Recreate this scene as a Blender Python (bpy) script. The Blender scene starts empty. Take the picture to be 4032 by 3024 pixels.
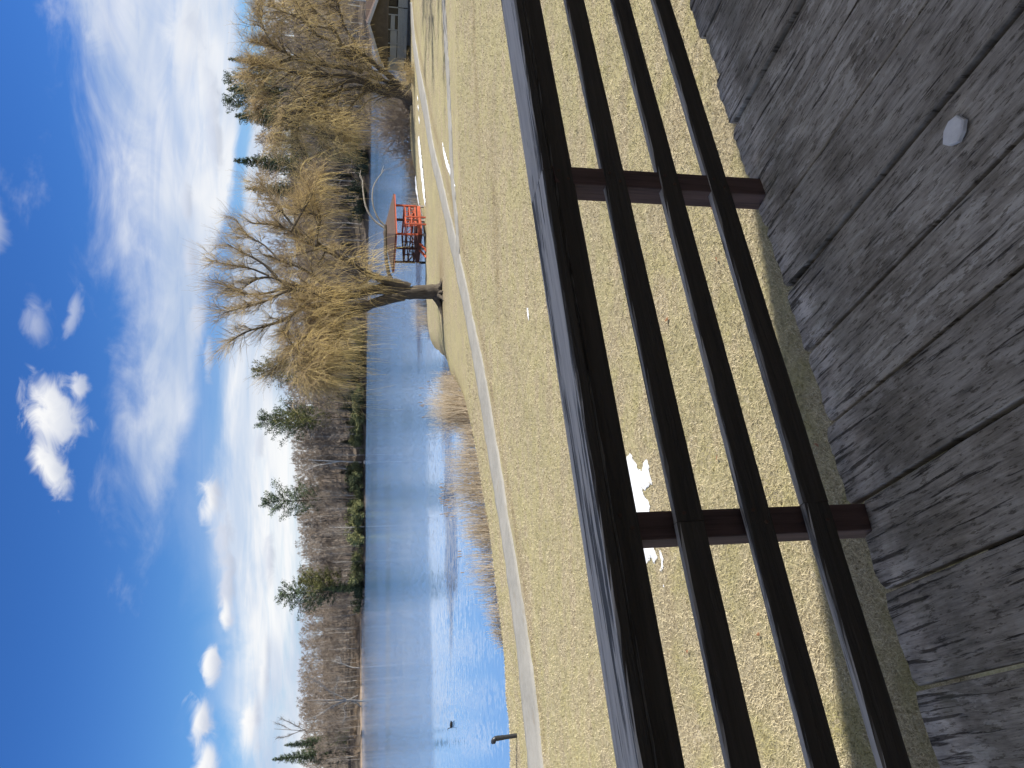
import bpy, bmesh, math, random
import numpy as np
from mathutils import Vector, Matrix
from math import radians as R

rng = np.random.default_rng(7)
rnd = random.Random(11)
sc = bpy.context.scene
C = sc.collection

# ------------------------------------------------------------------ camera, sky, sun, exposure
F = 3028.0                       # focal length of the photograph in its own pixels
PITCH = math.atan(656 / F)       # the phone looks 12 degrees down
CAMZ = 5.5                       # eye height over the lawn below the deck
WATER = -1.2
SUN_AZ, SUN_EL = R(92), R(36)

def ray(x, y):
    du = (1512 - y) / F; dv = (x - 2016) / F
    return np.array([du, math.cos(PITCH) - dv * math.sin(PITCH), -math.sin(PITCH) - dv * math.cos(PITCH)])
def on_z(x, y, z):
    r = ray(x, y); k = (z - CAMZ) / r[2]
    return np.array([r[0] * k, r[1] * k, z])
def at(x, y, Y):
    r = ray(x, y); k = Y / r[1]
    return np.array([r[0] * k, Y, CAMZ + r[2] * k])

cam_d = bpy.data.cameras.new('camera'); cam = bpy.data.objects.new('camera', cam_d); C.objects.link(cam)
cam_d.sensor_width = 36; cam_d.lens = 36 * F / 4032; cam_d.clip_start = 0.05; cam_d.clip_end = 9000
Fv = Vector((0, math.cos(PITCH), -math.sin(PITCH))); Uv = Vector((0, math.sin(PITCH), math.cos(PITCH)))
m = Matrix.Identity(4)           # the phone was held upright: the picture's right is the world's down
for i, v in enumerate((-Uv, Vector((1, 0, 0)), -Fv)):
    for j in range(3): m[j][i] = v[j]
m.translation = (0, 0, CAMZ); cam.matrix_world = m
sc.camera = cam

sun_d = bpy.data.lights.new('sun', 'SUN'); sun_d.energy = 4.6; sun_d.angle = R(0.53); sun_d.color = (1, .94, .84)
sun = bpy.data.objects.new('sun', sun_d); C.objects.link(sun)
sdir = Vector((math.sin(SUN_AZ) * math.cos(SUN_EL), math.cos(SUN_AZ) * math.cos(SUN_EL), math.sin(SUN_EL)))
sun.rotation_euler = sdir.to_track_quat('Z', 'Y').to_euler()
sun.location = sdir * 60

sc.view_settings.view_transform = 'Standard'; sc.view_settings.look = 'None'
sc.view_settings.exposure = 1.0; sc.view_settings.gamma = 1; sc.view_settings.use_curve_mapping = False
sc.cycles.use_adaptive_sampling = True; sc.cycles.adaptive_threshold = .025; sc.cycles.adaptive_min_samples = 48; sc.cycles.time_limit = 1000
sc.cycles.max_bounces = 5; sc.cycles.diffuse_bounces = 3; sc.cycles.glossy_bounces = 2; sc.cycles.transparent_max_bounces = 8

class G:
    """tiny helper to write node graphs as expressions"""
    def __init__(s, tree, dim=None): s.dim = dim; s.t = tree; s.n = tree.nodes; s.l = tree.links
    def put(s, sock, v):
        if isinstance(v, bpy.types.NodeSocket): s.l.new(v, sock)
        elif v is not None:
            if sock.type == 'RGBA' and not isinstance(v, (int, float)) and len(v) == 3: v = (*v, 1)
            sock.default_value = v
    def m(s, op, a, b=None, c=None, clamp=False):
        n = s.n.new('ShaderNodeMath'); n.operation = op; n.use_clamp = clamp
        for k, v in enumerate((a, b, c)):
            if v is not None: s.put(n.inputs[k], v)
        return n.outputs[0]
    def vm(s, op, a, b=None):
        n = s.n.new('ShaderNodeVectorMath'); n.operation = op
        s.put(n.inputs[0], a)
        if b is not None: s.put(n.inputs[1], b)
        return n.outputs[0]
    def comb(s, x, y, z=0.0):
        n = s.n.new('ShaderNodeCombineXYZ')
        for k, v in enumerate((x, y, z)): s.put(n.inputs[k], v)
        return n.outputs[0]
    def sep(s, v):
        n = s.n.new('ShaderNodeSeparateXYZ'); s.put(n.inputs[0], v); return n.outputs
    def noise(s, vec, scale=1.0, detail=4.0, rough=.55, dist=0.0, color=False, dim='3D'):
        n = s.n.new('ShaderNodeTexNoise'); n.noise_dimensions = s.dim or dim; s.put(n.inputs['Vector'], vec)
        s.put(n.inputs['Scale'], scale); s.put(n.inputs['Detail'], detail)
        s.put(n.inputs['Roughness'], rough); s.put(n.inputs['Distortion'], dist)
        return n.outputs['Color' if color else 'Fac']
    def mapr(s, v, a, b, c=0.0, d=1.0, smooth=True):
        n = s.n.new('ShaderNodeMapRange'); n.interpolation_type = 'SMOOTHSTEP' if smooth else 'LINEAR'
        for k, q in enumerate((v, a, b, c, d)): s.put(n.inputs[k], q)
        return n.outputs[0]
    def mix(s, f, a, b, mode='MIX'):
        n = s.n.new('ShaderNodeMix'); n.data_type = 'RGBA'; n.blend_type = mode
        s.put(n.inputs[0], f); s.put(n.inputs[6], a); s.put(n.inputs[7], b)
        return n.outputs[2]
    def ramp(s, f, stops):
        n = s.n.new('ShaderNodeValToRGB'); s.put(n.inputs[0], f)
        e = n.color_ramp.elements
        while len(e) < len(stops): e.new(.5)
        for q, (p, c) in zip(e, stops): q.position = p; q.color = (*c, 1)
        return n.outputs[0]
    def curve(s, v, pts):
        n = s.n.new('ShaderNodeFloatCurve'); s.put(n.inputs['Value'], v)
        c = n.mapping.curves[0]
        while len(c.points) < len(pts): c.points.new(.5, .5)
        for q, p in zip(c.points, pts): q.location = p
        n.mapping.update(); return n.outputs[0]
    def bump(s, h, strength=.5, dist=.01, normal=None):
        n = s.n.new('ShaderNodeBump'); s.put(n.inputs['Height'], h)
        s.put(n.inputs['Strength'], strength); s.put(n.inputs['Distance'], dist)
        if normal is not None: s.put(n.inputs['Normal'], normal)
        return n.outputs[0]
    def mapping(s, v, scale=(1, 1, 1), loc=(0, 0, 0), rot=(0, 0, 0)):
        n = s.n.new('ShaderNodeMapping'); s.put(n.inputs[0], v)
        s.put(n.inputs['Location'], loc); s.put(n.inputs['Rotation'], rot); s.put(n.inputs['Scale'], scale)
        return n.outputs[0]

def build_sky():
    w = bpy.data.worlds.new('World'); sc.world = w; w.use_nodes = True
    g = G(w.node_tree, '2D'); bg = w.node_tree.nodes['Background']
    sky = g.n.new('ShaderNodeTexSky'); sky.sky_type = 'NISHITA'; sky.sun_disc = False
    sky.sun_elevation = SUN_EL; sky.sun_rotation = SUN_AZ
    sky.altitude = 200; sky.air_density = 1.0; sky.dust_density = .3; sky.ozone_density = 2.0
    d = g.vm('NORMALIZE', g.n.new('ShaderNodeTexCoord').outputs['Generated'])
    x, y, z = g.sep(d)
    az = g.m('MULTIPLY', g.m('ARCTAN2', x, y), 180 / math.pi)
    el = g.m('MULTIPLY', g.m('ARCSINE', z), 180 / math.pi)
    # a phone camera's deeper blue
    base = g.mix(1.0, sky.outputs[0], g.mix(g.mapr(el, 0, 20), (.54, .84, 1.12), (.25, .55, 1.06)), 'MULTIPLY')
    # layered veil cloud, projected on a cloud deck so that it flattens towards the horizon
    zz = g.m('ADD', g.m('MAXIMUM', z, 0.0), .17)
    P = g.comb(g.m('DIVIDE', x, zz), g.m('DIVIDE', y, zz), 0.0)
    n1 = g.noise(g.mapping(P, scale=(.75, 1.5, 1), rot=(0, 0, R(-24))), .8, 5, .6, .5)
    fine = g.noise(g.mapping(P, scale=(1.0, 2.6, 1), rot=(0, 0, R(-30))), 2.2, 5, .64, .6)
    ea = g.comb(az, el, 0.0)
    nb = g.noise(g.mapping(ea, scale=(.10, .22, 1)), 1.0, 6, .6, .4)
    nb = g.m('MULTIPLY', g.m('SUBTRACT', nb, .5), 9.0)
    azn = g.mapr(az, -60, 60, 0, 1, smooth=False)
    # upper limit of the cloud sheet over the azimuth (elevation / 30)
    top = g.m('MULTIPLY', g.curve(azn, [(0, .27), (.22, .29), (.36, .29), (.405, .40), (.43, .445), (.475, .47), (.55, .505), (.62, .53), (.72, .52), (.85, .46), (1, .42)]), 30)
    sheet = g.mapr(g.m('ADD', g.m('SUBTRACT', top, el), nb), -1.8, 3.6)
    # the blue lane under the tip of the band, on the left
    lane_c = g.m('MULTIPLY', g.curve(azn, [(0, .33), (.3, .35), (.42, .345), (.5, .31), (.62, .24), (.75, .2), (1, .2)]), 30)
    lane_w = g.m('MULTIPLY', g.curve(azn, [(0, .15), (.35, .10), (.45, .065), (.54, .035), (.62, .025), (.75, .03), (1, .04)]), 30)
    lane = g.mapr(g.m('DIVIDE', g.m('ABSOLUTE', g.m('ADD', g.m('SUBTRACT', el, lane_c), g.m('MULTIPLY', nb, .30))), lane_w), .3, 1.4)
    dens = g.m('MULTIPLY', sheet, g.m('MULTIPLY_ADD', lane, .85, .15))
    dens = g.m('MULTIPLY', dens, g.mapr(n1, .25, .50, .72, 1.0))
    dens = g.m('MULTIPLY', dens, g.mapr(fine, .28, .58, .80, 1.0))
    # thin wisps in the blue above
    w1 = g.m('MULTIPLY', g.mapr(g.noise(g.mapping(ea, scale=(.07, .16, 1), rot=(0, 0, R(25)), loc=(3.1, .2, 0)), 1.0, 5, .62, .6), .58, .85), .2)
    dens = g.m('MAXIMUM', dens, g.m('MULTIPLY', w1, g.mapr(el, 9, 13)))
    hi = g.m('MULTIPLY', g.mapr(g.noise(g.mapping(P, loc=(4, 1, 0)), 2.3, 5, .6), .40, .54), g.mapr(el, 21, 32))  # overhead cloud added above the view, to whiten and fill the shade
    dens = g.m('MAXIMUM', dens, g.m('MULTIPLY', hi, .9))
    glow = g.mapr(g.noise(g.mapping(ea, scale=(.055, .13, 1), loc=(.3, 1.9, 0)), 1.0, 3, .5), .28, .52)
    col_c = g.mix(g.m('MULTIPLY', glow, g.mapr(n1, .3, .6, .5, 1)), (.52, .62, .80), (1.0, 1.0, 1.0))
    K = 8.0
    def sc_c(c):
        n = g.n.new('ShaderNodeVectorMath'); n.operation = 'SCALE'; g.put(n.inputs[0], c); n.inputs['Scale'].default_value = K; return n.outputs[0]
    col = g.mix(g.m('MULTIPLY', dens, .96), base, sc_c(col_c))
    # small cumulus: (az, el, half widths, softness, opacity, grey share)
    puff_n = g.m('MULTIPLY', g.m('SUBTRACT', g.noise(g.mapping(ea, scale=(.50, .80, 1)), 1.0, 5, .56, .5), .5), 1.7)
    shade_n = g.m('MULTIPLY', puff_n, .55)
    def puff(a, e, ra, re, op=1.0, grey=.4, soft=.85, tilt=0.0):
        nonlocal col
        da = g.m('SUBTRACT', az, a); de = g.m('SUBTRACT', el, e)
        if tilt: de = g.m('MULTIPLY_ADD', da, tilt, de)
        da = g.m('MULTIPLY', da, 1 / ra); de = g.m('MULTIPLY', de, 1 / re)
        r2 = g.m('ADD', g.m('SQRT', g.m('MULTIPLY_ADD', da, da, g.m('MULTIPLY', de, de))), puff_n)
        mk = g.m('MULTIPLY', g.mapr(r2, 1.2, 1.2 - soft * 1.1), op)
        sh = g.mapr(g.m('ADD', de, shade_n), -.9, .6)
        cc = g.mix(sh, tuple(np.array((.56, .61, .73)) * (1.15 - .3 * grey) * K), tuple(np.array((1.0, 1.0, 1.0) if grey < .6 else (.70, .74, .85)) * K))
        col = g.mix(mk, col, cc)
    def aze(x, y):               # direction of a point of the photograph (2212 x 1659 view)
        r = ray(x * 1.8228, y * 1.8228); r = r / np.linalg.norm(r)
        return math.degrees(math.atan2(r[0], r[1])), math.degrees(math.asin(r[2]))
    P_ = lambda x, y, w, h, **k: puff(*aze(x, y), w, h, **k)
    P_(118, 885, 2.6, 1.75, grey=.3, tilt=-.12); P_(112, 1010, 2.1, 1.0, grey=.35, tilt=-.25); P_(170, 840, 1.0, .7, op=.7)
    P_(78, 700, 1.8, .9, op=.40, soft=1.1); P_(160, 680, 1.4, .5, op=.4, soft=.9, tilt=.2); P_(-14, 480, 2.2, .8, op=.45, soft=1.0)
    P_(455, 1090, 1.9, .8, grey=.5); P_(485, 1170, 2.0, .7, grey=.8, op=.8); P_(492, 1260, 2.6, .55, grey=.6, op=.9); P_(490, 1330, 1.2, .5, grey=.2)
    P_(458, 1430, 1.5, .65, grey=.3); P_(432, 1552, 1.6, .8, grey=.3); P_(450, 1650, 1.6, .9, grey=.3)
    P_(545, 1560, 2.0, .6, grey=.4); P_(572, 1430, 2.6, .4, grey=.5, op=.8); P_(582, 1215, 1.9, .45, grey=.9, op=.75)
    P_(560, 960, 1.3, .4, grey=.9, op=.55); P_(432, 690, 1.6, .7, grey=.8, op=.75); P_(412, 560, 1.3, .5, grey=.9, op=.7)
    P_(405, 440, 1.6, .42, grey=.9, op=.65); P_(450, 770, 1.7, .4, grey=.9, op=.6); P_(462, 270, 4.5, .6, grey=.9, op=.6)
    P_(225, 60, 2.6, 1.0, grey=.2, op=.4, soft=1.1); P_(395, 70, 3.4, 1.2, grey=.4, op=.6, soft=1.1)
    g.put(bg.inputs['Color'], col); bg.inputs['Strength'].default_value = .062
    w.cycles.sampling_method = 'MANUAL'; w.cycles.sample_map_resolution = 512
build_sky()

# ------------------------------------------------------------------ helpers for objects
def tag(o, label=None, cat=None, group=None, kind=None):
    if label: o['label'] = label
    if cat: o['category'] = cat
    if group: o['group'] = group
    if kind: o['kind'] = kind
    return o
def empty(name, loc, label=None, cat=None, group=None, rotz=0):
    o = bpy.data.objects.new(name, None); C.objects.link(o); o.location = loc; o.rotation_euler = (0, 0, rotz)
    o.empty_display_size = .2
    return tag(o, label, cat, group)
def mesh_np(name, V, Fq, mat=None, smooth=False):
    """V (n,3), Fq (m,k) all faces with k corners"""
    V = np.asarray(V, np.float32); Fq = np.asarray(Fq, np.int32)
    me = bpy.data.meshes.new(name); k = Fq.shape[1]
    me.vertices.add(len(V)); me.vertices.foreach_set('co', V.ravel())
    me.loops.add(Fq.size); me.loops.foreach_set('vertex_index', Fq.ravel())
    me.polygons.add(len(Fq)); me.polygons.foreach_set('loop_start', np.arange(0, Fq.size, k, dtype=np.int32))
    if smooth: me.polygons.foreach_set('use_smooth', np.ones(len(Fq), bool))
    me.update(calc_edges=True); me.validate()
    if mat: me.materials.append(mat)
    return me
def obj(name, me, parent=None, loc=None):
    o = bpy.data.objects.new(name, me); C.objects.link(o)
    if loc is not None: o.location = loc
    if parent: o.parent = parent
    return o
def copy_tree(src, parent=None):
    c = src.copy(); C.objects.link(c); c.parent = parent
    for ch in src.children: copy_tree(ch, c)
    return c
def bm_mesh(name, bm, mat, smooth=False):
    bmesh.ops.recalc_face_normals(bm, faces=bm.faces[:])
    me = bpy.data.meshes.new(name); bm.to_mesh(me); bm.free()
    if mat: me.materials.append(mat)
    if smooth:
        for p in me.polygons: p.use_smooth = True
    return me
def box_bm(bm, p0, ex, ey, ez, bev=0.0):
    """box from corner p0 spanned by three vectors"""
    p0, ex, ey, ez = (Vector(q) for q in (p0, ex, ey, ez))
    vs = [bm.verts.new(p0 + ex * a + ey * b + ez * c) for a in (0, 1) for b in (0, 1) for c in (0, 1)]
    fs = [bm.faces.new([vs[i] for i in f]) for f in ((0, 1, 3, 2), (4, 6, 7, 5), (0, 4, 5, 1), (2, 3, 7, 6), (0, 2, 6, 4), (1, 5, 7, 3))]
    if bev:
        es = list({e for f in fs for e in f.edges})
        bmesh.ops.bevel(bm, geom=es, offset=bev, segments=1, affect='EDGES', profile=.5)
    return bm
def box(name, p0, ex, ey, ez, mat, parent=None, bev=0.0):
    return obj(name, bm_mesh(name, box_bm(bmesh.new(), p0, ex, ey, ez, bev), mat), parent)
def beam_bm(bm, a, b, w, h, up=(0, 0, 1)):
    a, b = Vector(a), Vector(b); t = (b - a); tn = t.normalized(); s = tn.cross(Vector(up))
    if s.length < 1e-4: s = Vector((1, 0, 0))
    s.normalize(); u = s.cross(tn)
    return box_bm(bm, a - s * w / 2 - u * h / 2, t, s * w, u * h)
def beam(name, a, b, w, h, mat, parent=None, up=(0, 0, 1)):
    return obj(name, bm_mesh(name, beam_bm(bmesh.new(), a, b, w, h, up), mat), parent)
def poly_bm(bm, pts, thick):
    """flat polygon with thickness along vector thick"""
    a = [bm.verts.new(p) for p in pts]; b = [bm.verts.new(Vector(p) + Vector(thick)) for p in pts]
    bm.faces.new(a); bm.faces.new(b[::-1])
    for i in range(len(a)):
        j = (i + 1) % len(a); bm.faces.new((a[i], b[i], b[j], a[j]))
    return bm
def slab(name, pts, thick, mat, parent=None):
    return obj(name, bm_mesh(name, poly_bm(bmesh.new(), pts, thick), mat), parent)
def tubes(P, Rr, n=3):
    """P (M,K,3) polylines, Rr (M,K) radii -> verts, quads"""
    M, K, _ = P.shape
    T = np.empty_like(P); T[:, 1:-1] = P[:, 2:] - P[:, :-2]; T[:, 0] = P[:, 1] - P[:, 0]; T[:, -1] = P[:, -1] - P[:, -2]
    T /= np.linalg.norm(T, axis=2, keepdims=True) + 1e-9
    ref = np.where(np.abs(T[:, :1, 2:3]) > .8, np.array([1., 0, 0]), np.array([0, 0, 1.]))
    ref = np.broadcast_to(ref, T.shape)
    A = np.cross(T, ref); A /= np.linalg.norm(A, axis=2, keepdims=True) + 1e-9
    B = np.cross(T, A)
    an = np.arange(n) * 2 * np.pi / n
    V = P[:, :, None, :] + Rr[:, :, None, None] * (A[:, :, None, :] * np.cos(an)[None, None, :, None] + B[:, :, None, :] * np.sin(an)[None, None, :, None])
    idx = np.arange(M * K * n).reshape(M, K, n)
    a = idx[:, :-1, :]; b = idx[:, 1:, :]
    q = np.stack([a, np.roll(a, -1, 2), np.roll(b, -1, 2), b], -1).reshape(-1, 4)
    return V.reshape(-1, 3), q
def join_geo(parts):
    Vs, Fs, o = [], [], 0
    for V, Fq in parts:
        Vs.append(V); Fs.append(Fq + o); o += len(V)
    return np.concatenate(Vs), np.concatenate(Fs)
def resample(pts, k):
    pts = np.asarray(pts, float); s = np.r_[0, np.cumsum(np.linalg.norm(np.diff(pts, axis=0), axis=1))]
    # smooth Catmull-like resampling through linear interpolation and one smoothing pass
    t = np.linspace(0, s[-1], k); q = np.stack([np.interp(t, s, pts[:, i]) for i in range(pts.shape[1])], 1)
    q2 = q.copy(); q2[1:-1] = .25 * q[:-2] + .5 * q[1:-1] + .25 * q[2:]
    return q2

# ------------------------------------------------------------------ materials
def mat(name, fn):
    mm = bpy.data.materials.new(name); mm.use_nodes = True
    g = G(mm.node_tree); b = mm.node_tree.nodes['Principled BSDF']; fn(g, b); return mm
def tc(g, which='Object'): return g.n.new('ShaderNodeTexCoord').outputs[which]
def orand(g): return g.n.new('ShaderNodeObjectInfo').outputs['Random']
def plain(name, c, rough=.7, var=.25, scale=6.0, bump=.0, spec=.3):
    def f(g, b):
        n = g.noise(tc(g), scale, 5, .6)
        k = g.mapr(n, .25, .75, 1 - var, 1 + var, smooth=False)
        g.put(b.inputs['Base Color'], g.mix(1.0, c, g.comb(k, k, k), 'MULTIPLY'))
        b.inputs['Roughness'].default_value = rough; b.inputs['Specular IOR Level'].default_value = spec
        if bump: g.put(b.inputs['Normal'], g.bump(n, bump, .02))
    return mat(name, f)

def deck_wood(g, b):                      # weathered grey planks, grain along local Y
    v = tc(g); r = orand(g); off = g.comb(g.m('MULTIPLY', r, 37.0), g.m('MULTIPLY', r, 91.0), 0.0)
    v = g.vm('ADD', v, off)
    wv = g.noise(g.mapping(v, scale=(3, .9, 1)), 1.0, 3, .5, color=True)
    vv = g.vm('ADD', v, g.vm('MULTIPLY', g.vm('SUBTRACT', wv, (.5, .5, .5)), (.07, .0, 0)))
    grain = g.noise(g.mapping(vv, scale=(60, 4.5, 1)), 1.0, 9, .72)
    fine = g.noise(g.mapping(vv, scale=(190, 16, 1)), 1.0, 5, .7)
    crack = g.noise(g.mapping(vv, scale=(42, 2.0, 1), loc=(5, 9, 0)), 1.0, 6, .66)
    yy_ = g.sep(tc(g))[1]
    endz = g.m('ADD', g.mapr(yy_, 1.93, 2.02), 0.0)                     # the weather-beaten plank ends
    ck = g.mapr(g.m('SUBTRACT', crack, g.m('MULTIPLY', endz, .055)), .362, .40, 0, 1)
    knot = g.n.new('ShaderNodeTexVoronoi'); knot.feature = 'F1'; g.put(knot.inputs['Vector'], g.mapping(vv, scale=(3.4, 1.1, 1))); knot.inputs['Scale'].default_value = 1.0
    kn = g.mapr(g.m('ADD', knot.outputs['Distance'], g.m('MULTIPLY', g.m('SUBTRACT', grain, .5), .12)), .03, .12, 0, 1)
    blot = g.noise(g.mapping(v, scale=(6, 3.2, 1)), 1.0, 7, .68)
    # worn grey paint left in flakes that follow the grain
    fl = g.noise(g.mapping(vv, scale=(24, 6.5, 1), loc=(3, 1, 0)), 1.0, 8, .66)
    fl2 = g.noise(g.mapping(v, scale=(2.2, 1.1, 1), loc=(8, 2, 0)), 1.0, 3, .5)
    flake = g.m('MULTIPLY', g.mapr(fl, .535, .56), g.mapr(g.m('ADD', fl2, g.m('MULTIPLY', g.m('SUBTRACT', r, .5), .3)), .46, .60))
    bare = g.ramp(grain, [(.30, (.10, .088, .072)), (.45, (.30, .266, .22)), (.58, (.41, .368, .308)), (.76, (.53, .478, .405))])
    bare = g.mix(g.mapr(blot, .36, .60), g.mix(1.0, bare, (.60, .58, .55), 'MULTIPLY'), bare)
    c = g.mix(g.m('MULTIPLY', flake, .42), bare, (.58, .53, .455))
    c = g.mix(1.0, c, g.mix(ck, (.22, .20, .18), (1, 1, 1)), 'MULTIPLY')
    pit = g.mapr(g.noise(g.mapping(vv, scale=(95, 17, 1), loc=(9, 4, 0)), 1.0, 5, .7), .39, .46)
    c = g.mix(1.0, c, g.mix(pit, (.45, .43, .40), (1, 1, 1)), 'MULTIPLY')
    c = g.mix(1.0, c, g.mix(kn, (.42, .38, .33), (1, 1, 1)), 'MULTIPLY')
    c = g.mix(g.m('MULTIPLY', endz, .45), c, g.mix(1.0, c, (1.65, 1.65, 1.72), 'MULTIPLY'))
    tone = g.mapr(r, 0, 1, .84, 1.16, smooth=False)
    # moss and damp at the plank ends
    x, y, z = g.sep(tc(g)); mo = g.m('MULTIPLY', g.mapr(y, 1.72, 2.05), g.mapr(g.noise(v, 7, 5, .6), .45, .7))
    c = g.mix(g.m('MULTIPLY', mo, .4), c, (.16, .15, .10))
    g.put(b.inputs['Base Color'], g.mix(1.0, c, g.comb(tone, tone, tone), 'MULTIPLY'))
    g.put(b.inputs['Roughness'], g.mapr(flake, 0, 1, .85, .7)); b.inputs['Specular IOR Level'].default_value = .25
    h = g.m('ADD', g.m('MULTIPLY', grain, .7), g.m('MULTIPLY', fine, .5))
    h = g.m('ADD', h, g.m('ADD', g.m('MULTIPLY', ck, .8), g.m('MULTIPLY', flake, .12)))
    g.put(b.inputs['Normal'], g.bump(h, .7, .006))
M_DECK = mat('weathered_deck_wood', deck_wood)

def rail_wood(g, b):                      # stained dark brown with bleached, split upper grain; grain along local X
    v = tc(g); r = orand(g); v = g.vm('ADD', v, g.comb(g.m('MULTIPLY', r, 31.0), g.m('MULTIPLY', r, 17.0), g.m('MULTIPLY', r, 5.0)))
    wv = g.noise(g.mapping(v, scale=(1.4, 4, 4)), 1.0, 3, .5, color=True)
    vv = g.vm('ADD', v, g.vm('MULTIPLY', g.vm('SUBTRACT', wv, (.5, .5, .5)), (0, .035, .035)))
    grain = g.noise(g.mapping(vv, scale=(1.6, 46, 46)), 1.0, 8, .66)
    split = g.noise(g.mapping(vv, scale=(.75, 17, 17), loc=(2, 3, 4)), 1.0, 7, .66)
    sp = g.m('MULTIPLY', g.mapr(split, .41, .46), g.mapr(g.noise(g.mapping(vv, scale=(.45, 10, 10), loc=(7, 1, 2)), 1.0, 8, .7), .40, .47, .25, 1))
    nz = g.sep(g.n.new('ShaderNodeNewGeometry').outputs['Normal'])[2]
    worn = g.mapr(nz, .5, .9)                       # the upper faces have lost their stain to rain and sun
    dark = g.ramp(grain, [(.3, (.050, .042, .032)), (.7, (.095, .080, .062))])
    pale = g.ramp(grain, [(.25, (.22, .20, .178)), (.5, (.46, .427, .382)), (.8, (.58, .54, .485))])
    pale = g.mix(1.0, pale, g.mix(sp, (.12, .12, .12), (1, 1, 1)), 'MULTIPLY')
    g.put(b.inputs['Base Color'], g.mix(worn, dark, pale))
    b.inputs['Roughness'].default_value = .62; b.inputs['Specular IOR Level'].default_value = .3
    g.put(b.inputs['Normal'], g.bump(g.m('ADD', grain, g.m('MULTIPLY', sp, 1.2)), .7, .005))
M_RAIL = mat('stained_rail_wood', rail_wood)
def post_wood(g, b):
    v = tc(g)
    grain = g.noise(g.mapping(v, scale=(40, 40, 2.0)), 1.0, 7, .65)
    g.put(b.inputs['Base Color'], g.ramp(grain, [(.28, (.045, .030, .026)), (.5, (.13, .078, .066)), (.8, (.19, .115, .098))]))
    b.inputs['Roughness'].default_value = .8; g.put(b.inputs['Normal'], g.bump(grain, .6, .005))
M_POST = mat('brown_post_wood', post_wood)
M_HOUSE = plain('brown_house_timber', (.34, .285, .225), .8, .2, 3)
M_DARKWOOD = plain('dark_stained_timber', (.035, .030, .026), .8, .3, 5)

def lawn_mat(g, b):
    P = g.n.new('ShaderNodeNewGeometry').outputs['Position']
    a = g.noise(P, .16, 4, .6); c2 = g.noise(P, 1.1, 5, .62); c3 = g.noise(P, 9, 5, .65); c4 = g.noise(P, 42, 4, .7)
    mow = g.noise(g.mapping(P, scale=(.12, 1.3, 1), rot=(0, 0, R(-38))), 1.0, 4, .6)
    straw = g.mix(g.mapr(c3, .34, .66), (.27, .225, .145), (.47, .41, .285))
    straw = g.mix(g.mapr(c4, .36, .64), g.mix(1.0, straw, (.50, .48, .45), 'MULTIPLY'), straw)
    green = g.mix(c3, (.25, .232, .115), (.38, .345, .18))
    gm = g.mapr(g.m('ADD', g.m('MULTIPLY', c2, .6), g.m('ADD', g.m('MULTIPLY', a, .35), g.m('MULTIPLY', mow, .45))), .60, .78)
    c = g.mix(g.m('MULTIPLY', gm, .7), straw, green)
    brown = g.mapr(g.m('ADD', g.m('MULTIPLY', mow, .6), g.m('MULTIPLY', c2, .5)), .58, .72)
    c = g.mix(g.m('MULTIPLY', brown, .5), c, g.mix(c3, (.21, .165, .125), (.37, .31, .25)))
    c = g.mix(g.mapr(g.noise(P, .45, 5, .65), .40, .62, .32, 0), c, (.205, .185, .115))
    dead = g.mapr(g.noise(P, 3.2, 6, .7), .58, .70)
    c = g.mix(g.m('MULTIPLY', dead, .5), c, (.46, .41, .325))
    at_ = g.n.new('ShaderNodeAttribute'); at_.attribute_name = 'soil'
    soil = g.m('MULTIPLY', at_.outputs['Fac'], g.mapr(g.m('ADD', c2, g.m('MULTIPLY', c3, .4)), .5, .85, .15, 1.0))
    c = g.mix(soil, c, g.mix(c3, (.115, .078, .05), (.21, .155, .10)))
    g.put(b.inputs['Base Color'], c)
    b.inputs['Roughness'].default_value = .95; b.inputs['Specular IOR Level'].default_value = .08
    h = g.m('ADD', g.m('MULTIPLY', c3, .5), g.m('MULTIPLY', c4, .4))
    g.put(b.inputs['Normal'], g.bump(h, .55, .08))
M_LAWN = mat('dormant_lawn', lawn_mat)
def blade_mat(g, b):
    P = g.n.new('ShaderNodeNewGeometry').outputs['Position']
    n = g.noise(P, 38, 3, .6); n2 = g.noise(P, 1.1, 5, .62)
    c = g.ramp(n, [(.30, (.17, .145, .085)), (.46, (.40, .345, .22)), (.58, (.52, .455, .31)), (.72, (.68, .61, .45))])
    c = g.mix(g.m('MULTIPLY', g.mapr(n2, .48, .66), .6), c, (.27, .25, .085))
    g.put(b.inputs['Base Color'], c); b.inputs['Roughness'].default_value = .9; b.inputs['Specular IOR Level'].default_value = .1
M_BLADE = mat('dry_grass_blade', blade_mat)
def path_mat(g, b):
    P = g.n.new('ShaderNodeNewGeometry').outputs['Position']
    n = g.noise(P, 5, 7, .68); n2 = g.noise(P, .7, 5, .6); n3 = g.noise(P, 60, 3, .7)
    c = g.mix(g.mapr(n2, .3, .7), (.205, .20, .18), (.275, .265, .238))
    c = g.mix(g.mapr(n, .35, .7, 0, .6), c, (.30, .293, .27))
    c = g.mix(g.mapr(n3, .50, .70, 0, .6), c, (.13, .125, .115))
    c = g.mix(g.mapr(g.noise(P, 1.6, 6, .7), .56, .70, 0, .55), c, (.20, .165, .115))
    g.put(b.inputs['Base Color'], c); b.inputs['Roughness'].default_value = .9; b.inputs['Specular IOR Level'].default_value = .2
    g.put(b.inputs['Normal'], g.bump(n3, .3, .01))
M_PATH = mat('fine_gravel_path', path_mat)
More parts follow.
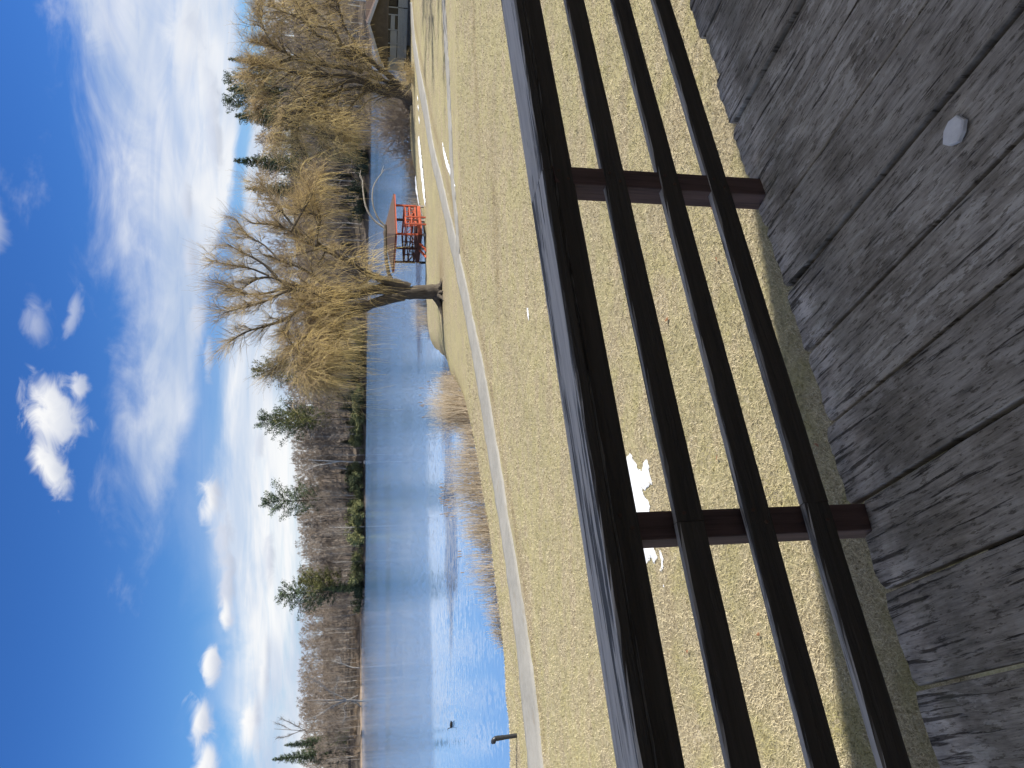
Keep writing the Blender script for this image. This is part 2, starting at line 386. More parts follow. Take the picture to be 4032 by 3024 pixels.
def forest_mat(g, b):
    P = g.n.new('ShaderNodeNewGeometry').outputs['Position']
    n = g.noise(P, .25, 7, .65); n2 = g.noise(P, .05, 3, .5)
    c = g.ramp(n, [(.3, (.065, .053, .043)), (.5, (.115, .095, .077)), (.7, (.175, .148, .122))])
    c = g.mix(g.mapr(n2, .52, .66, 0, .5), c, (.085, .075, .062))
    g.put(b.inputs['Base Color'], c); b.inputs['Roughness'].default_value = .95; b.inputs['Specular IOR Level'].default_value = .05
    g.put(b.inputs['Normal'], g.bump(n, .5, .8))
M_FOREST = mat('leaf_littered_hillside', forest_mat)

def water_mat(g, b):
    P = g.n.new('ShaderNodeNewGeometry').outputs['Position']
    X, Y, Z = g.sep(P)
    dist = g.m('SQRT', g.m('ADD', g.m('MULTIPLY', X, X), g.m('MULTIPLY', Y, Y)))
    wn = g.noise(g.mapping(P, scale=(.012, .05, 1)), 1.0, 5, .6)
    wl = g.m('ADD', dist, g.m('MULTIPLY', g.m('SUBTRACT', wn, .5), 16.0))
    ruff = g.mapr(wl, 62, 70, 0, 1)                       # a wind line: calm in the lee of the near bank
    band = g.noise(g.mapping(P, scale=(.006, .035, 1), loc=(4, 2, 0)), 1.0, 4, .55)
    def slopes(sc_, k, stretch, rot):
        n = g.noise(g.mapping(P, scale=(1.0, stretch, 1), rot=(0, 0, R(rot))), sc_, 2, .5, .3, color=True, dim='2D')
        return g.vm('MULTIPLY', g.vm('SUBTRACT', n, (.5, .5, .5)), g.comb(k * .6, k, 0.0))
    far_s = g.vm('ADD', g.vm('ADD', slopes(1.7, .16, 2.2, 8), slopes(4.2, .34, 2.0, 12)), slopes(12.0, .44, 1.6, -18))
    near_s = g.vm('ADD', slopes(.9, .06, 2.4, 6), slopes(3.2, .07, 2.0, -10))
    amp = g.mapr(band, .40, .60, .55, 1.35, smooth=False)
    fs_ = g.vm('MULTIPLY', far_s, g.comb(amp, amp, 0.0))
    mixn = g.n.new('ShaderNodeMix'); mixn.data_type = 'VECTOR'; g.put(mixn.inputs[0], ruff); g.put(mixn.inputs[4], near_s); g.put(mixn.inputs[5], fs_)
    nrm = g.vm('NORMALIZE', g.vm('ADD', mixn.outputs[1], (0, 0, 1.0)))
    g.put(b.inputs['Base Color'], (.13, .24, .42)); b.inputs['Roughness'].default_value = .04; b.inputs['IOR'].default_value = 1.333  # blue of the reflected sky is put into the base colour
    b.inputs['Specular IOR Level'].default_value = .5
    g.put(b.inputs['Normal'], nrm)
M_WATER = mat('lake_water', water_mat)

def bark(name, lo, hi, sc_=2.0):
    def f(g, b):
        v = tc(g); n = g.noise(g.mapping(v, scale=(6, 6, 1.2)), sc_, 6, .7)
        r = orand(g); k = g.mapr(r, 0, 1, .8, 1.2, smooth=False)
        c = g.ramp(n, [(.3, lo), (.7, hi)])
        g.put(b.inputs['Base Color'], g.mix(1.0, c, g.comb(k, k, k), 'MULTIPLY'))
        b.inputs['Roughness'].default_value = .9; b.inputs['Specular IOR Level'].default_value = .15
        g.put(b.inputs['Normal'], g.bump(n, .8, .05))
    return mat(name, f)
M_BARK = bark('willow_bark', (.050, .042, .034), (.135, .115, .09))
M_PALEBARK = bark('bleached_branch', (.30, .27, .22), (.52, .48, .41))
M_GREYBARK = bark('grey_bark', (.13, .115, .10), (.29, .265, .235), 1.0)
M_ASHBARK = bark('ash_grey_bark', (.22, .20, .175), (.40, .37, .33), 1.0)
M_WHITEBARK = bark('pale_sycamore_bark', (.30, .28, .25), (.55, .52, .47), 1.0)
M_PINEBARK = bark('pine_bark', (.05, .038, .03), (.11, .085, .066))
def twig(name, a, bb, hues=.1):
    def f(g, b):
        P = g.n.new('ShaderNodeNewGeometry').outputs['Position']; n = g.noise(P, .9, 4, .6); n2 = g.noise(P, 9.0, 2, .5)
        r = orand(g); k = g.mapr(r, 0, 1, 1 - hues, 1 + hues, smooth=False)
        c = g.mix(g.mapr(g.m('ADD', g.m('MULTIPLY', n, .6), g.m('MULTIPLY', n2, .4)), .35, .65), a, bb)
        g.put(b.inputs['Base Color'], g.mix(1.0, c, g.comb(k, k, k), 'MULTIPLY'))
        b.inputs['Roughness'].default_value = .8; b.inputs['Specular IOR Level'].default_value = .2
    return mat(name, f)
M_GOLD = twig('golden_willow_twig', (.44, .325, .125), (.74, .58, .26))
M_OCHRE = twig('ochre_willow_twig', (.34, .26, .13), (.58, .46, .24))
M_CROWNTWIG = twig('crown_twig', (.27, .20, .11), (.45, .345, .19))
M_GREYTWIG = twig('grey_brown_twig', (.145, .117, .092), (.265, .22, .178), .18)
M_BUSHTWIG = twig('brown_bush_twig', (.17, .125, .085), (.31, .24, .17))
M_REED = twig('dry_reed', (.38, .315, .225), (.63, .545, .42))
M_REEDDARK = twig('old_reed', (.22, .165, .11), (.40, .315, .215))
M_REEDGREY = twig('grey_reed', (.24, .205, .165), (.42, .37, .30))
M_HEAD = plain('cattail_head', (.30, .21, .13), .9, .3, 20)
def leafmat(name, a, bb, sc_=.5, hues=.12):
    def f(g, b):
        P = g.n.new('ShaderNodeNewGeometry').outputs['Position']; n = g.noise(P, sc_, 4, .65)
        r = orand(g); k = g.mapr(r, 0, 1, 1 - hues, 1 + hues, smooth=False)
        g.put(b.inputs['Base Color'], g.mix(1.0, g.mix(g.mapr(n, .32, .68), a, bb), g.comb(k, k, k), 'MULTIPLY'))
        b.inputs['Roughness'].default_value = .6; b.inputs['Specular IOR Level'].default_value = .25
    return mat(name, f)
M_PINE = leafmat('pine_needles', (.040, .062, .032), (.115, .15, .070))
M_PINEGOLD = leafmat('yellowish_needles', (.07, .078, .022), (.155, .15, .045))
M_LAUREL = leafmat('evergreen_shrub_leaves', (.10, .112, .046), (.25, .25, .105))
M_HEMLOCK = leafmat('dark_hemlock_needles', (.035, .050, .028), (.085, .105, .055))
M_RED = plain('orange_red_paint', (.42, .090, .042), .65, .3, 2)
M_REDDARK = plain('dark_red_timber', (.085, .034, .022), .75, .3, 3)  # darker, browner red for the floor, landing and left sides
M_SHINGLE = plain('pinkish_brown_shingle', (.078, .052, .040), .9, .25, 5, .3)
M_TRIM = plain('pale_grey_trim', (.42, .45, .48), .6, .1, 4)
M_GABLE = plain('brown_gable_boards', (.105, .088, .062), .8, .25, 2)
def siding(g, b):
    v = tc(g); n = g.noise(v, 3, 4, .6)
    g.put(b.inputs['Base Color'], g.mix(n, (.24, .255, .24), (.34, .36, .34))); b.inputs['Roughness'].default_value = .7
M_SIDING = mat('grey_green_siding', siding)
M_DARKGLASS = plain('dark_window_glass', (.012, .012, .014), .15, .2, 2, 0, .5)
M_CONCRETE = plain('grey_concrete', (.16, .16, .165), .9, .25, 3, .2)
M_TANWALL = plain('tan_end_wall', (.42, .27, .16), .8, .15, 3)
M_PILE = plain('pale_pile_timber', (.40, .37, .33), .8, .25, 4)
M_BLACK = plain('black_plastic', (.020, .022, .026), .38, .2, 8, 0, .5)
def snow_mat(g, b):
    n = g.noise(tc(g), 8, 5, .6)
    g.put(b.inputs['Base Color'], g.mix(n, (.62, .64, .67), (.80, .81, .83))); b.inputs['Roughness'].default_value = .6
    g.put(b.inputs['Normal'], g.bump(n, .5, .05))
M_SNOW = mat('old_snow', snow_mat)
M_CHIP = plain('pale_stone_chip', (.70, .68, .65), .8, .1, 30, .2)
M_ROCK = plain('grey_rock', (.42, .40, .37), .9, .2, 2, .3)
M_LEAF = plain('dry_brown_leaf', (.20, .095, .045), .8, .3, 20)
M_BIRDDARK = plain('dark_plumage', (.03, .026, .022), .7, .3, 9)
M_BIRDPALE = plain('pale_plumage', (.45, .42, .38), .7, .2, 9)
M_LITTER = plain('shore_leaf_litter', (.24, .185, .135), .9, .4, 3)

# ------------------------------------------------------------------ terrain
NS = np.array([(-700, -40), (-300, 8), (-60, 27), (-25, 30.2), (-15.7, 30.7), (-14, 30.8), (-13.2, 31.5), (-11.6, 31.8), (-10.2, 32.7), (-9.6, 33.3),
               (-7.2, 35), (-6.3, 36.1), (-5.3, 37.2), (-4, 38.4), (-2.8, 40.1), (-1.4, 42.4), (-.2, 45.6), (.2, 48.5), (1.3, 50.5), (1.9, 52.7),
               (2.6, 57.5), (3.0, 60.3), (4.1, 62), (5.6, 62.3), (6.8, 63.4), (9.1, 63.6), (13.6, 65.8), (16.7, 71), (19.3, 72.8), (21.2, 76),
               (23.5, 79), (25.8, 79.4), (28.2, 80), (40, 90), (60, 108), (120, 150), (400, 260), (900, 400)])
FS = np.array([(-900, 420), (-400, 360), (-250, 330), (-157, 320), (-126, 332), (-97, 330), (-76, 286), (-52, 265), (-28, 272), (-8, 258), (9, 254),
               (57, 230), (67, 212), (80, 203), (120, 200), (250, 280), (900, 520)])
def pdist(X, Y, PL):
    d = np.full(X.shape, 1e9)
    for (ax, ay), (bx, by) in zip(PL[:-1], PL[1:]):
        vx, vy = bx - ax, by - ay; L = vx * vx + vy * vy
        t = np.clip(((X - ax) * vx + (Y - ay) * vy) / L, 0, 1)
        d = np.minimum(d, np.hypot(X - ax - t * vx, Y - ay - t * vy))
    return d
def wob(X, Y, s, seed):
    r = np.random.default_rng(seed); o = np.zeros_like(X)
    for k in range(5):
        a = r.uniform(0, 6.28); f = s * (1.7 ** k); o = o + np.sin((X * np.cos(a) + Y * np.sin(a)) * f + r.uniform(0, 6.28)) / (1.5 ** k)
    return o / 2.2
def near_z(X, Y):
    X = np.asarray(X, float); Y = np.asarray(Y, float)
    d = pdist(X, Y, NS); sg = np.where(Y < np.interp(X, NS[:, 0], NS[:, 1]), 1, -1)
    up = np.interp(d, [0, .35, 1.2, 3, 6, 12, 24, 40, 2000], [0, .18, .36, .48, .60, .82, 1.2, 1.22, 1.22])
    dn = -np.minimum(.05 + .25 * d, 1.8)
    return WATER + np.where(sg > 0, up, dn) + np.where(sg > 0, .006 * wob(X, Y, .6, 3) * np.clip(d, 0, 1), 0)
def far_z(X, Y):
    X = np.asarray(X, float); Y = np.asarray(Y, float)
    d = pdist(X, Y, FS); sg = np.where(Y > np.interp(X, FS[:, 0], FS[:, 1]), 1, -1)
    steep = np.interp(X, [-400, -130, -60, -10, 60, 120, 400], [.16, .18, .22, .25, .33, .36, .36])
    top = np.interp(X, [-400, -130, -60, -10, 60, 120, 400], [26, 27, 30, 33.5, 39, 43, 46])
    up = .35 + np.minimum(d, 3) * .1 + top * (1 - np.exp(-d * steep / top)) + 1.2 * wob(X, Y, .03, 5) * np.clip(d / 30, 0, 1)
    return WATER + np.where(sg > 0, up * np.clip(d / .8, 0, 1), -np.minimum(.1 + .2 * d, 2.0))
def grid_sheet(name, xs, ys, fz, m_, keep=None):
    X, Y = np.meshgrid(xs, ys, indexing='ij'); Z = fz(X, Y)
    V = np.stack([X, Y, Z], -1).reshape(-1, 3); nx, ny = X.shape
    i = np.arange(nx * ny).reshape(nx, ny)
    Fq = np.stack([i[:-1, :-1], i[1:, :-1], i[1:, 1:], i[:-1, 1:]], -1).reshape(-1, 4)
    if keep is not None:
        k = keep(X, Y); kk = (k[:-1, :-1] | k[1:, :-1] | k[1:, 1:] | k[:-1, 1:]).ravel(); Fq = Fq[kk]
    me = mesh_np(name, V, Fq, m_, smooth=True); return me, X, Y
def spread(a, b, fine0, fine1, h, H):
    out = list(np.arange(fine0, fine1 + h, h)); s = h; x = fine0; lo = []
    while x > a: s = min(s * 1.12, H); x -= s; lo.append(x)
    s = h; x = out[-1]
    while x < b: s = min(s * 1.12, H); x += s; out.append(x)
    return np.array(lo[::-1] + out)

PATH_FAR = np.array([(-40, 17), (-20, 23.5), (-13.2, 25.7), (-10.6, 27.2), (-8.5, 28.6), (-6.3, 30.4), (-5.6, 31.1), (-3.0, 33.7), (.1, 36.4), (3.6, 40.0), (6.2, 42.9), (9.1, 46), (13.8, 51.4), (18.5, 57.5), (23.7, 63.2), (27.4, 66.9), (31.7, 70.4), (36, 73)])
PATH_NEAR = np.array([(-39, 14.6), (-19, 21), (-12, 23.1), (-9.5, 24.4), (-7.8, 25.9), (-5.7, 27.8), (-5.1, 28.4), (-2.7, 30.6), (.1, 33.2), (3.3, 36.9), (5.7, 39.4), (8.3, 42.3), (12.4, 46.9), (16.6, 52.0), (21.2, 56.9), (25.1, 61.4), (29.6, 66.2), (34.5, 69.8)])
PATH_MID = (PATH_FAR + PATH_NEAR) / 2

def build_ground():
    xs = spread(-2500, 2500, -40, 60, .55, 140); ys = spread(-1500, 160, -6, 84, .55, 120)
    me, X, Y = grid_sheet('lawn', xs, ys, near_z, M_LAWN, keep=lambda X, Y: Y < np.interp(X, NS[:, 0], NS[:, 1]) + 22)
    dp = pdist(X, Y, PATH_MID); side = Y < np.interp(X, PATH_NEAR[:, 0], PATH_NEAR[:, 1])
    ds = pdist(X, Y, NS)
    soil = np.where(side, np.clip(1 - np.abs(dp - 1.75) / .55, 0, 1) * .75, 0) + np.clip(1 - ds / .8, 0, 1) * .7
    bare = [(-8.0, 12.6, 5.0, .16, .25), (5.5, 30.0, 4.0, .5, .4), (14.0, 34.0, 4.0, .35, .3), (6.4, 49.8, 2.6, 1.6, .5)]
    for (bx, by, rx, ry, sl) in bare:
        u = (X - bx); v = (Y - by) - sl * (X - bx) * .2
        soil = np.maximum(soil, np.exp(-(u / rx) ** 2 - (v / ry) ** 2) * .8)
    a = me.attributes.new('soil', 'FLOAT', 'POINT'); a.data.foreach_set('value', np.clip(soil, 0, 1).astype(np.float32).ravel())
    tag(obj('lawn', me), kind='structure')
    xs = spread(-3500, 3500, -240, 200, 5, 300); ys = spread(125, 4500, 190, 460, 5, 300)
    me, X, Y = grid_sheet('hillside', xs, ys, far_z, M_FOREST, keep=lambda X, Y: Y > np.interp(X, FS[:, 0], FS[:, 1]) - 25)
    tag(obj('hillside', me), kind='structure')
    bm = bmesh.new(); box_bm(bm, (-3500, -100, WATER - 3), (7000, 0, 0), (0, 4600, 0), (0, 0, .2)); o = obj('lake_bed', bm_mesh('lake_bed', bm, M_FOREST)); tag(o, kind='structure')
    V = [(-1500, -60, WATER), (1500, -60, WATER), (1500, 700, WATER), (-1500, 700, WATER)]
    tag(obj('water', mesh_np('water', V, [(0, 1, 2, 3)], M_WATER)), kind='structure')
def strip(name, A, B, k, m_, lift=.035):
    A = resample(A, k); B = resample(B, k); rows = []
    j = np.cumsum(rng.normal(0, .025, (k, 2)), 0); j -= np.linspace(0, 1, k)[:, None] * j[-1]; j += rng.normal(0, .06, (k, 2))
    dirn = (A - B) / np.linalg.norm(A - B, axis=1, keepdims=True)
    A = A + dirn * j[:, :1]; B = B + dirn * j[:, 1:]
    cols = [0, .02, .15, .35, .5, .65, .85, .98, 1]; lf = [-.05, 1, 1.1, 1.3, 1.35, 1.3, 1.1, 1, -.05]
    for t, l in zip(cols, lf):
        p = A * (1 - t) + B * t; rows.append(np.c_[p, near_z(p[:, 0], p[:, 1]) + lift * l])
    V = np.stack(rows, 1); n = len(cols); i = np.arange(k * n).reshape(k, n)
    Fq = np.stack([i[:-1, :-1], i[:-1, 1:], i[1:, 1:], i[1:, :-1]], -1).reshape(-1, 4)
    return tag(obj(name, mesh_np(name, V.reshape(-1, 3), Fq, m_, True)), kind='structure')
build_ground()
strip('path', PATH_FAR, PATH_NEAR, 260, M_PATH, .045)
A2 = np.array([(6.1, 41.7), (8.5, 42.0), (11.5, 43.3), (13.9, 43.5), (17.9, 43.9), (22.3, 44.8), (34, 48)])
strip('narrow_path', A2, A2 + np.array([.12, -.75]), 120, M_PATH, .05)

# ------------------------------------------------------------------ the deck we stand on
# deck frame: s along the railing (to the right), n outwards over the lawn, height above the deck top
S = 1.09                                            # scale of the measured units to metres
RA = R(60.924)
As = Vector((math.sin(RA), math.cos(RA), 0)); An = Vector((-math.cos(RA), math.sin(RA), 0))
DECKZ = CAMZ - 1.635
def dk(s, n, h): return As * s * S + An * n * S + Vector((0, 0, DECKZ + h * S))
gaps = [-3.7, -3.435, -3.17, -2.905, -2.64, -2.375, -2.11, -1.845, -1.58, -1.315, -1.05, -.79, -.525, -.26, .003, .153, .413, .677, .943, 1.202, 1.458, 1.727, 1.990, 2.252, 2.514, 2.78, 3.045, 3.31, 3.575, 3.84, 4.1, 4.37, 4.63]
gaps = [q for q in gaps if abs(q - .003) > 1e-6]
gaps = sorted(gaps)
ends = {.153: 1.965, .413: 1.968, .677: 1.985, .943: 1.955, 1.202: 1.96, 1.458: 1.94, 1.727: 1.955, 1.990: 1.965, 2.252: 1.95, 2.514: 1.93}
POSTS = [(-1.886, 1.93), (-.63, 1.925), (.6265, 1.928), (1.8805, 1.889), (3.135, 1.89), (4.39, 1.89)]
deck = empty('wooden_deck', dk(0, 0, 0), 'weathered grey plank deck in the shade at the foot of the railing', 'deck', rotz=math.pi / 2 - RA)
# local axes of the deck empty: x = s, y = n (metres)
for k, (s0, s1) in enumerate(zip(gaps[:-1], gaps[1:])):
    s0, s1 = s0 + .006 + rnd.uniform(-.001, .002), s1 - .006 - rnd.uniform(-.001, .002)
    e = ends.get(round(gaps[k], 3), rnd.uniform(1.935, 1.985)); N = 13
    out = []
    for j in range(N + 1):
        s = s0 + (s1 - s0) * j / N
        out.append((s, e + rnd.uniform(-.010, .008) - (.012 if j in (0, N) else 0)))
    for (ps, pn) in POSTS:                          # notch round the foot of a post
        a, b_ = ps - .0465, ps + .0465
        if a < s1 and b_ > s0:
            lo, hi = max(a, s0), min(b_, s1); q = [p for p in out if p[0] < lo - .004] if lo > s0 else []
            q2 = [p for p in out if p[0] > hi + .004] if hi < s1 else []
            out = q + ([(lo, e - .004)] if lo > s0 else []) + [(lo, pn - .004), (hi, pn - .004)] + ([(hi, e - .002)] if hi < s1 else []) + q2
    pts = [Vector((s * S, n * S, 0)) for s, n in [(s0, -3.4)] + out + [(s1, -3.4)]]
    bm = bmesh.new(); poly_bm(bm, pts, (0, 0, -.038))
    top = [ed for ed in bm.edges if all(abs(v.co.z) < 1e-6 for v in ed.verts)]
    bmesh.ops.bevel(bm, geom=top, offset=.0035, segments=1, affect='EDGES')
    o = obj('plank', bm_mesh('plank', bm, M_DECK), deck); o.location.z = rnd.uniform(-.004, .003); o.rotation_euler = (0, R(rnd.uniform(-.25, .25)), 0)
def dbox(name, s0, s1, n0, n1, h0, h1, m_, parent, bev=0):
    o = obj(name, bm_mesh(name, box_bm(bmesh.new(), (0, 0, 0), ((s1 - s0) * S, 0, 0), (0, (n1 - n0) * S, 0), (0, 0, (h1 - h0) * S), bev), m_), parent)
    o.location = (s0 * S, n0 * S, h0 * S); return o
for n in (1.55, .6, -.4, -1.4, -2.4, -3.2): dbox('joist', -3.6, 4.55, n, n + .045, -.30, -.042, M_DARKWOOD, deck)
for s in (-3.2, -.9, 1.4, 3.7): dbox('support_post', s, s + .13, 1.38, 1.51, -3.9 / S, -.302, M_DARKWOOD, deck)

rail_root = empty('wooden_railing', dk(0, 0, 0), 'dark brown timber railing with three lower rails along the edge of the grey deck', 'railing', rotz=math.pi / 2 - RA)
for (ps, pn) in POSTS: dbox('post', ps - .0405, ps + .0405, pn, pn + .0815, -.16, .797, M_POST, rail_root, .003)
def rail(name, s0, s1, n0, n1, h0, h1, jit=.0025):
    """a board along s with slightly wavy, worn edges"""
    K = max(4, int((s1 - s0) / .08)); bm = bmesh.new(); rings = []
    for i in range(K + 1):
        s = s0 + (s1 - s0) * i / K; c = .006
        j = lambda: rnd.uniform(-jit, jit)
        sec = [(n0, h0 + c), (n0 + c, h0), (n1 - c, h0), (n1, h0 + c), (n1, h1 - c), (n1 - c, h1), (n0 + c + j(), h1), (n0, h1 - c + j())]
        rings.append([bm.verts.new((s * S, n * S + j() * .5, h * S)) for n, h in sec])
    for a, b_ in zip(rings[:-1], rings[1:]):
        for q in range(8): bm.faces.new((a[q], a[(q + 1) % 8], b_[(q + 1) % 8], b_[q]))
    bm.faces.new(rings[0]); bm.faces.new(rings[-1][::-1])
    o = obj(name, bm_mesh(name, bm, M_RAIL), rail_root); return o
rail('cap_board', -3.6, 1.8855, 1.876, 2.058, .803, .840); rail('cap_board', 1.8875, 4.6, 1.878, 2.058, .803, .840)
rail('rail', -3.6, 4.6, 1.889, 1.921, .725, .799)
rail('rail', -3.6, .62, 1.887, 1.919, .535, .617); rail('rail', .622, 4.6, 1.887, 1.919, .534, .616)
rail('rail', -3.6, 4.6, 1.885, 1.918, .331, .408)

rail('rail', -3.6, .661, 1.887, 1.921, .138, .217); rail('rail', .663, 4.6, 1.886, 1.92, .138, .218)
M_SCREW = plain('rusty_screw', (.10, .06, .04), .6, .2, 9)
scr = None
for o in [q for q in list(rail_root.children) if q.name.startswith('rail')]:
    zs_ = [v.co.z for v in o.data.vertices]; ys_ = min(v.co.y for v in o.data.vertices); xs_ = [v.co.x for v in o.data.vertices]
    for (ps, pn) in POSTS:
        for dx, f in ((-.018, .3), (.018, .7)):
            x = (ps + dx) * S
            if not (min(xs_) + .02 < x < max(xs_) - .02): continue
            if scr is None:
                V_, q_ = tubes(np.array([[[0, -.004, 0], [0, .0, 0]]]), np.array([[.0055, .0065]]), 8); bm = bmesh.new(); vs = [bm.verts.new(v) for v in V_]
                for f_ in q_: bm.faces.new([vs[i] for i in f_])
                bm.faces.new(vs[:8]); scr = bm_mesh('screw', bm, M_SCREW)
            obj('screw', scr, o, (x, ys_ + .0015, min(zs_) + (max(zs_) - min(zs_)) * f))
chip_pts = [(1690, 1062), (1650, 1050), (1655, 960), (1690, 885), (1750, 836), (1805, 868), (1795, 950), (1760, 1030)]
cp = [on_z(2832 + a * .5425, b_ * .5425, DECKZ + .004) for a, b_ in chip_pts]
bm = bmesh.new(); poly_bm(bm, [Vector(q) for q in cp], (0, 0, .016)); bmesh.ops.bevel(bm, geom=[e for e in bm.edges if all(v.co.z > DECKZ + .01 for v in e.verts)], offset=.004, segments=1, affect='EDGES')
tag(obj('stone_chip', bm_mesh('stone_chip', bm, M_CHIP)), 'pale grey six-sided stone chip lying on the deck planks', 'stone')

# the house behind us: its wall and tall gable keep the deck and the near lawn in the shade
porch = empty('house', dk(0, 0, 0), 'dark timber house gable behind the grey deck', 'house', rotz=math.pi / 2 - RA)
dbox('house_wall', -6.5, 3.4, -3.55, -3.42, -3.6, 5.6, M_HOUSE, porch)
dbox('porch_roof', -6.5, 8.0, -3.6, -.62, 5.61, 5.75, M_HOUSE, porch)
gp = [(-9, 5.76), (3.4, 5.76), (3.4, -3.7), (24, -3.7), (24, 5.9), (20.0 / S, 7.3 / S), (15.6 / S, 9.3 / S), (13.5 / S, 10.3 / S), (-9, 7.6)]  # right part carried down to the ground, added to block the sun
slab('gable_wall', [Vector((s_ * S, -.62 * S, h * S)) for s_, h in gp], (0, -.2, 0), M_HOUSE, porch)
dbox('added_wing_wall', 3.4, 3.6, -3.41, -.81, -3.6, 5.6, M_HOUSE, porch)  # unseen wing, added to keep the sun off the deck

# ------------------------------------------------------------------ snow left on the lawn
def snow(name, pts, label, h=.035, group=None):
    """a low irregular cushion of old snow over the outline pts (plan, metres)"""
    pts = np.asarray(pts, float); lo, hi = pts.min(0) - .15, pts.max(0) + .15; st = max(.022, float((hi - lo).max()) / 150)
    X, Y = np.meshgrid(np.arange(lo[0], hi[0], st), np.arange(lo[1], hi[1], st), indexing='ij')
    ins = np.zeros(X.shape, bool)
    for (ax, ay), (bx, by) in zip(pts, np.roll(pts, -1, 0)):
        ins ^= ((ay > Y) != (by > Y)) & (X < (bx - ax) * (Y - ay) / (by - ay + 1e-12) + ax)
    d = pdist(X, Y, np.r_[pts, pts[:1]]) * np.where(ins, 1, -1)
    w = min(.09, .25 * float((hi - lo - .3).min()) + .01)
    d = d + wob(X, Y, 9 / max(w * 10, .4), 3) * w * .55 + wob(X, Y, 31, 8) * w * .22
    Z = near_z(X, Y) + .004 + h * (np.clip(d / (w * 2.2), 0, 1) ** .5) * (1 + .25 * wob(X, Y, 7, 4))
    k = d > 0; cell = k[:-1, :-1] & k[1:, :-1] & k[1:, 1:] & k[:-1, 1:]
    if not cell.any(): cell = (k[:-1, :-1] | k[1:, 1:])
    nx, ny = X.shape; i_ = np.arange(nx * ny).reshape(nx, ny)
    Fq = np.stack([i_[:-1, :-1], i_[1:, :-1], i_[1:, 1:], i_[:-1, 1:]], -1)[cell]
    u, inv = np.unique(Fq, return_inverse=True); V = np.stack([X, Y, Z], -1).reshape(-1, 3)[u]
    return tag(obj(name, mesh_np(name, V, inv.reshape(-1, 4), M_SNOW, True)), label, 'snow', group)
def lawn_xy(pts, z=0.0): return [on_z(x, y, z)[:2] for x, y in pts]
cs = lambda l, ox=1900, oy=1500: [(ox + a * .5425, oy + b_ * .5425) for a, b_ in l]
snow('snow_patch', lawn_xy(cs([(1030, 520), (1062, 575), (1120, 662), (1142, 545), (1172, 615), (1160, 650), (1195, 715), (1214, 772), (1190, 760), (1155, 800), (1128, 792), (1142, 850), (1175, 878), (1180, 1000), (1100, 1060), (1000, 1000), (960, 800), (980, 600)])), 'largest snow patch on the lawn, beside the left post of the railing', .03)
snow('snow_patch', lawn_xy(cs([(1120, 1160), (1180, 1150), (1210, 1215), (1225, 1240), (1235, 1300), (1205, 1330), (1185, 1310), (1150, 1340), (1090, 1290), (1080, 1200)])), 'small snow patch just left of the left railing post', .035)
snow('snow_patch', lawn_xy(cs([(1235, 1225), (1262, 1240), (1280, 1290), (1274, 1370), (1258, 1395), (1243, 1375), (1260, 1340), (1256, 1280)])), 'thin curved snow streak left of the left railing post', .025)
snow('snow_patch', lawn_xy(cs([(1268, 1475), (1282, 1480), (1286, 1500), (1276, 1508), (1268, 1495)])), 'tiny oval snow spot on the lawn, left of the other patches', .02)
snow('snow_patch', lawn_xy([(2040, 1200), (2046, 1215), (2049, 1240), (2050, 1262), (2046, 1262), (2042, 1230)], -.02), 'sliver of snow in a bare streak in the middle of the lawn', .03)
snow('snow_bank', lawn_xy([(1653, 530), (1657, 560), (1664, 640), (1671, 720), (1678, 790), (1677, 815), (1670, 790), (1661, 720), (1655, 640), (1651, 560)], -.62), 'long white snow strip on the bank right of the red pavilion', .10)
snow('snow_bank', lawn_xy([(1646, 690), (1649, 730), (1653, 800), (1657, 870), (1660, 905), (1655, 905), (1650, 850), (1646, 780), (1643, 700)], -.95), 'white snow strip behind the grey reeds beside the red pavilion', .10)
snow('snow_bank', lawn_xy([(1733, 556), (1742, 600), (1757, 650), (1768, 690), (1777, 735), (1772, 732), (1762, 700), (1748, 665), (1736, 615)], -.15), 'curved snow strip along the near edge of the gravel path', .06)
for k, (y0, y1, x0) in enumerate([(375, 400, 1645), (410, 440, 1647), (455, 490, 1649)]):
    snow('snow_spot', lawn_xy([(x0, y0), (x0 + 3, (y0 + y1) / 2), (x0 + 2, y1), (x0 - 1, (y0 + y1) / 2)], -.5), 'white snow spot at the far edge of the path near the leaning willow', .05, 'snow spots along the far path edge')

# ------------------------------------------------------------------ branching generator
def unit(v): return v / (np.linalg.norm(v, axis=-1, keepdims=True) + 1e-9)
def grow(start, dirs, length, K, droop, wiggle, r0, r1, seed=None):
    """M polylines that start along dirs and bend towards the ground (droop > 0) or the light (droop < 0)"""
    M = len(start); P = np.zeros((M, K, 3)); P[:, 0] = start; d = unit(dirs.copy()); st = (length / (K - 1))[:, None]
    down = np.array([0, 0, -1.0]); dr = np.broadcast_to(np.asarray(droop, float), (M,))[:, None]
    for k in range(1, K):
        d = unit(d * (1 - np.abs(dr)) + down * dr + rng.normal(0, wiggle, (M, 3)))
        P[:, k] = P[:, k - 1] + d * st
    t = np.linspace(0, 1, K)[None]; Rr = np.broadcast_to(np.asarray(r0, float).reshape(-1, 1), (M, 1)) * (1 - t) + np.broadcast_to(np.asarray(r1, float).reshape(-1, 1), (M, 1)) * t
    return P, Rr
def along(P, n, lo=.2, hi=1.0, power=1.0):
    """n random points on polylines P (M,K,3): position, tangent, polyline index, parameter"""
    M, K, _ = P.shape; L = np.linalg.norm(np.diff(P, axis=1), axis=2).sum(1)
    mi = rng.choice(M, n, p=L / L.sum()); t = (lo + (hi - lo) * rng.random(n) ** power) * (K - 1)
    k = np.minimum(t.astype(int), K - 2); f = (t - k)[:, None]
    p = P[mi, k] * (1 - f) + P[mi, k + 1] * f; tg = unit(P[mi, k + 1] - P[mi, k])
    return p, tg, mi, t / (K - 1)
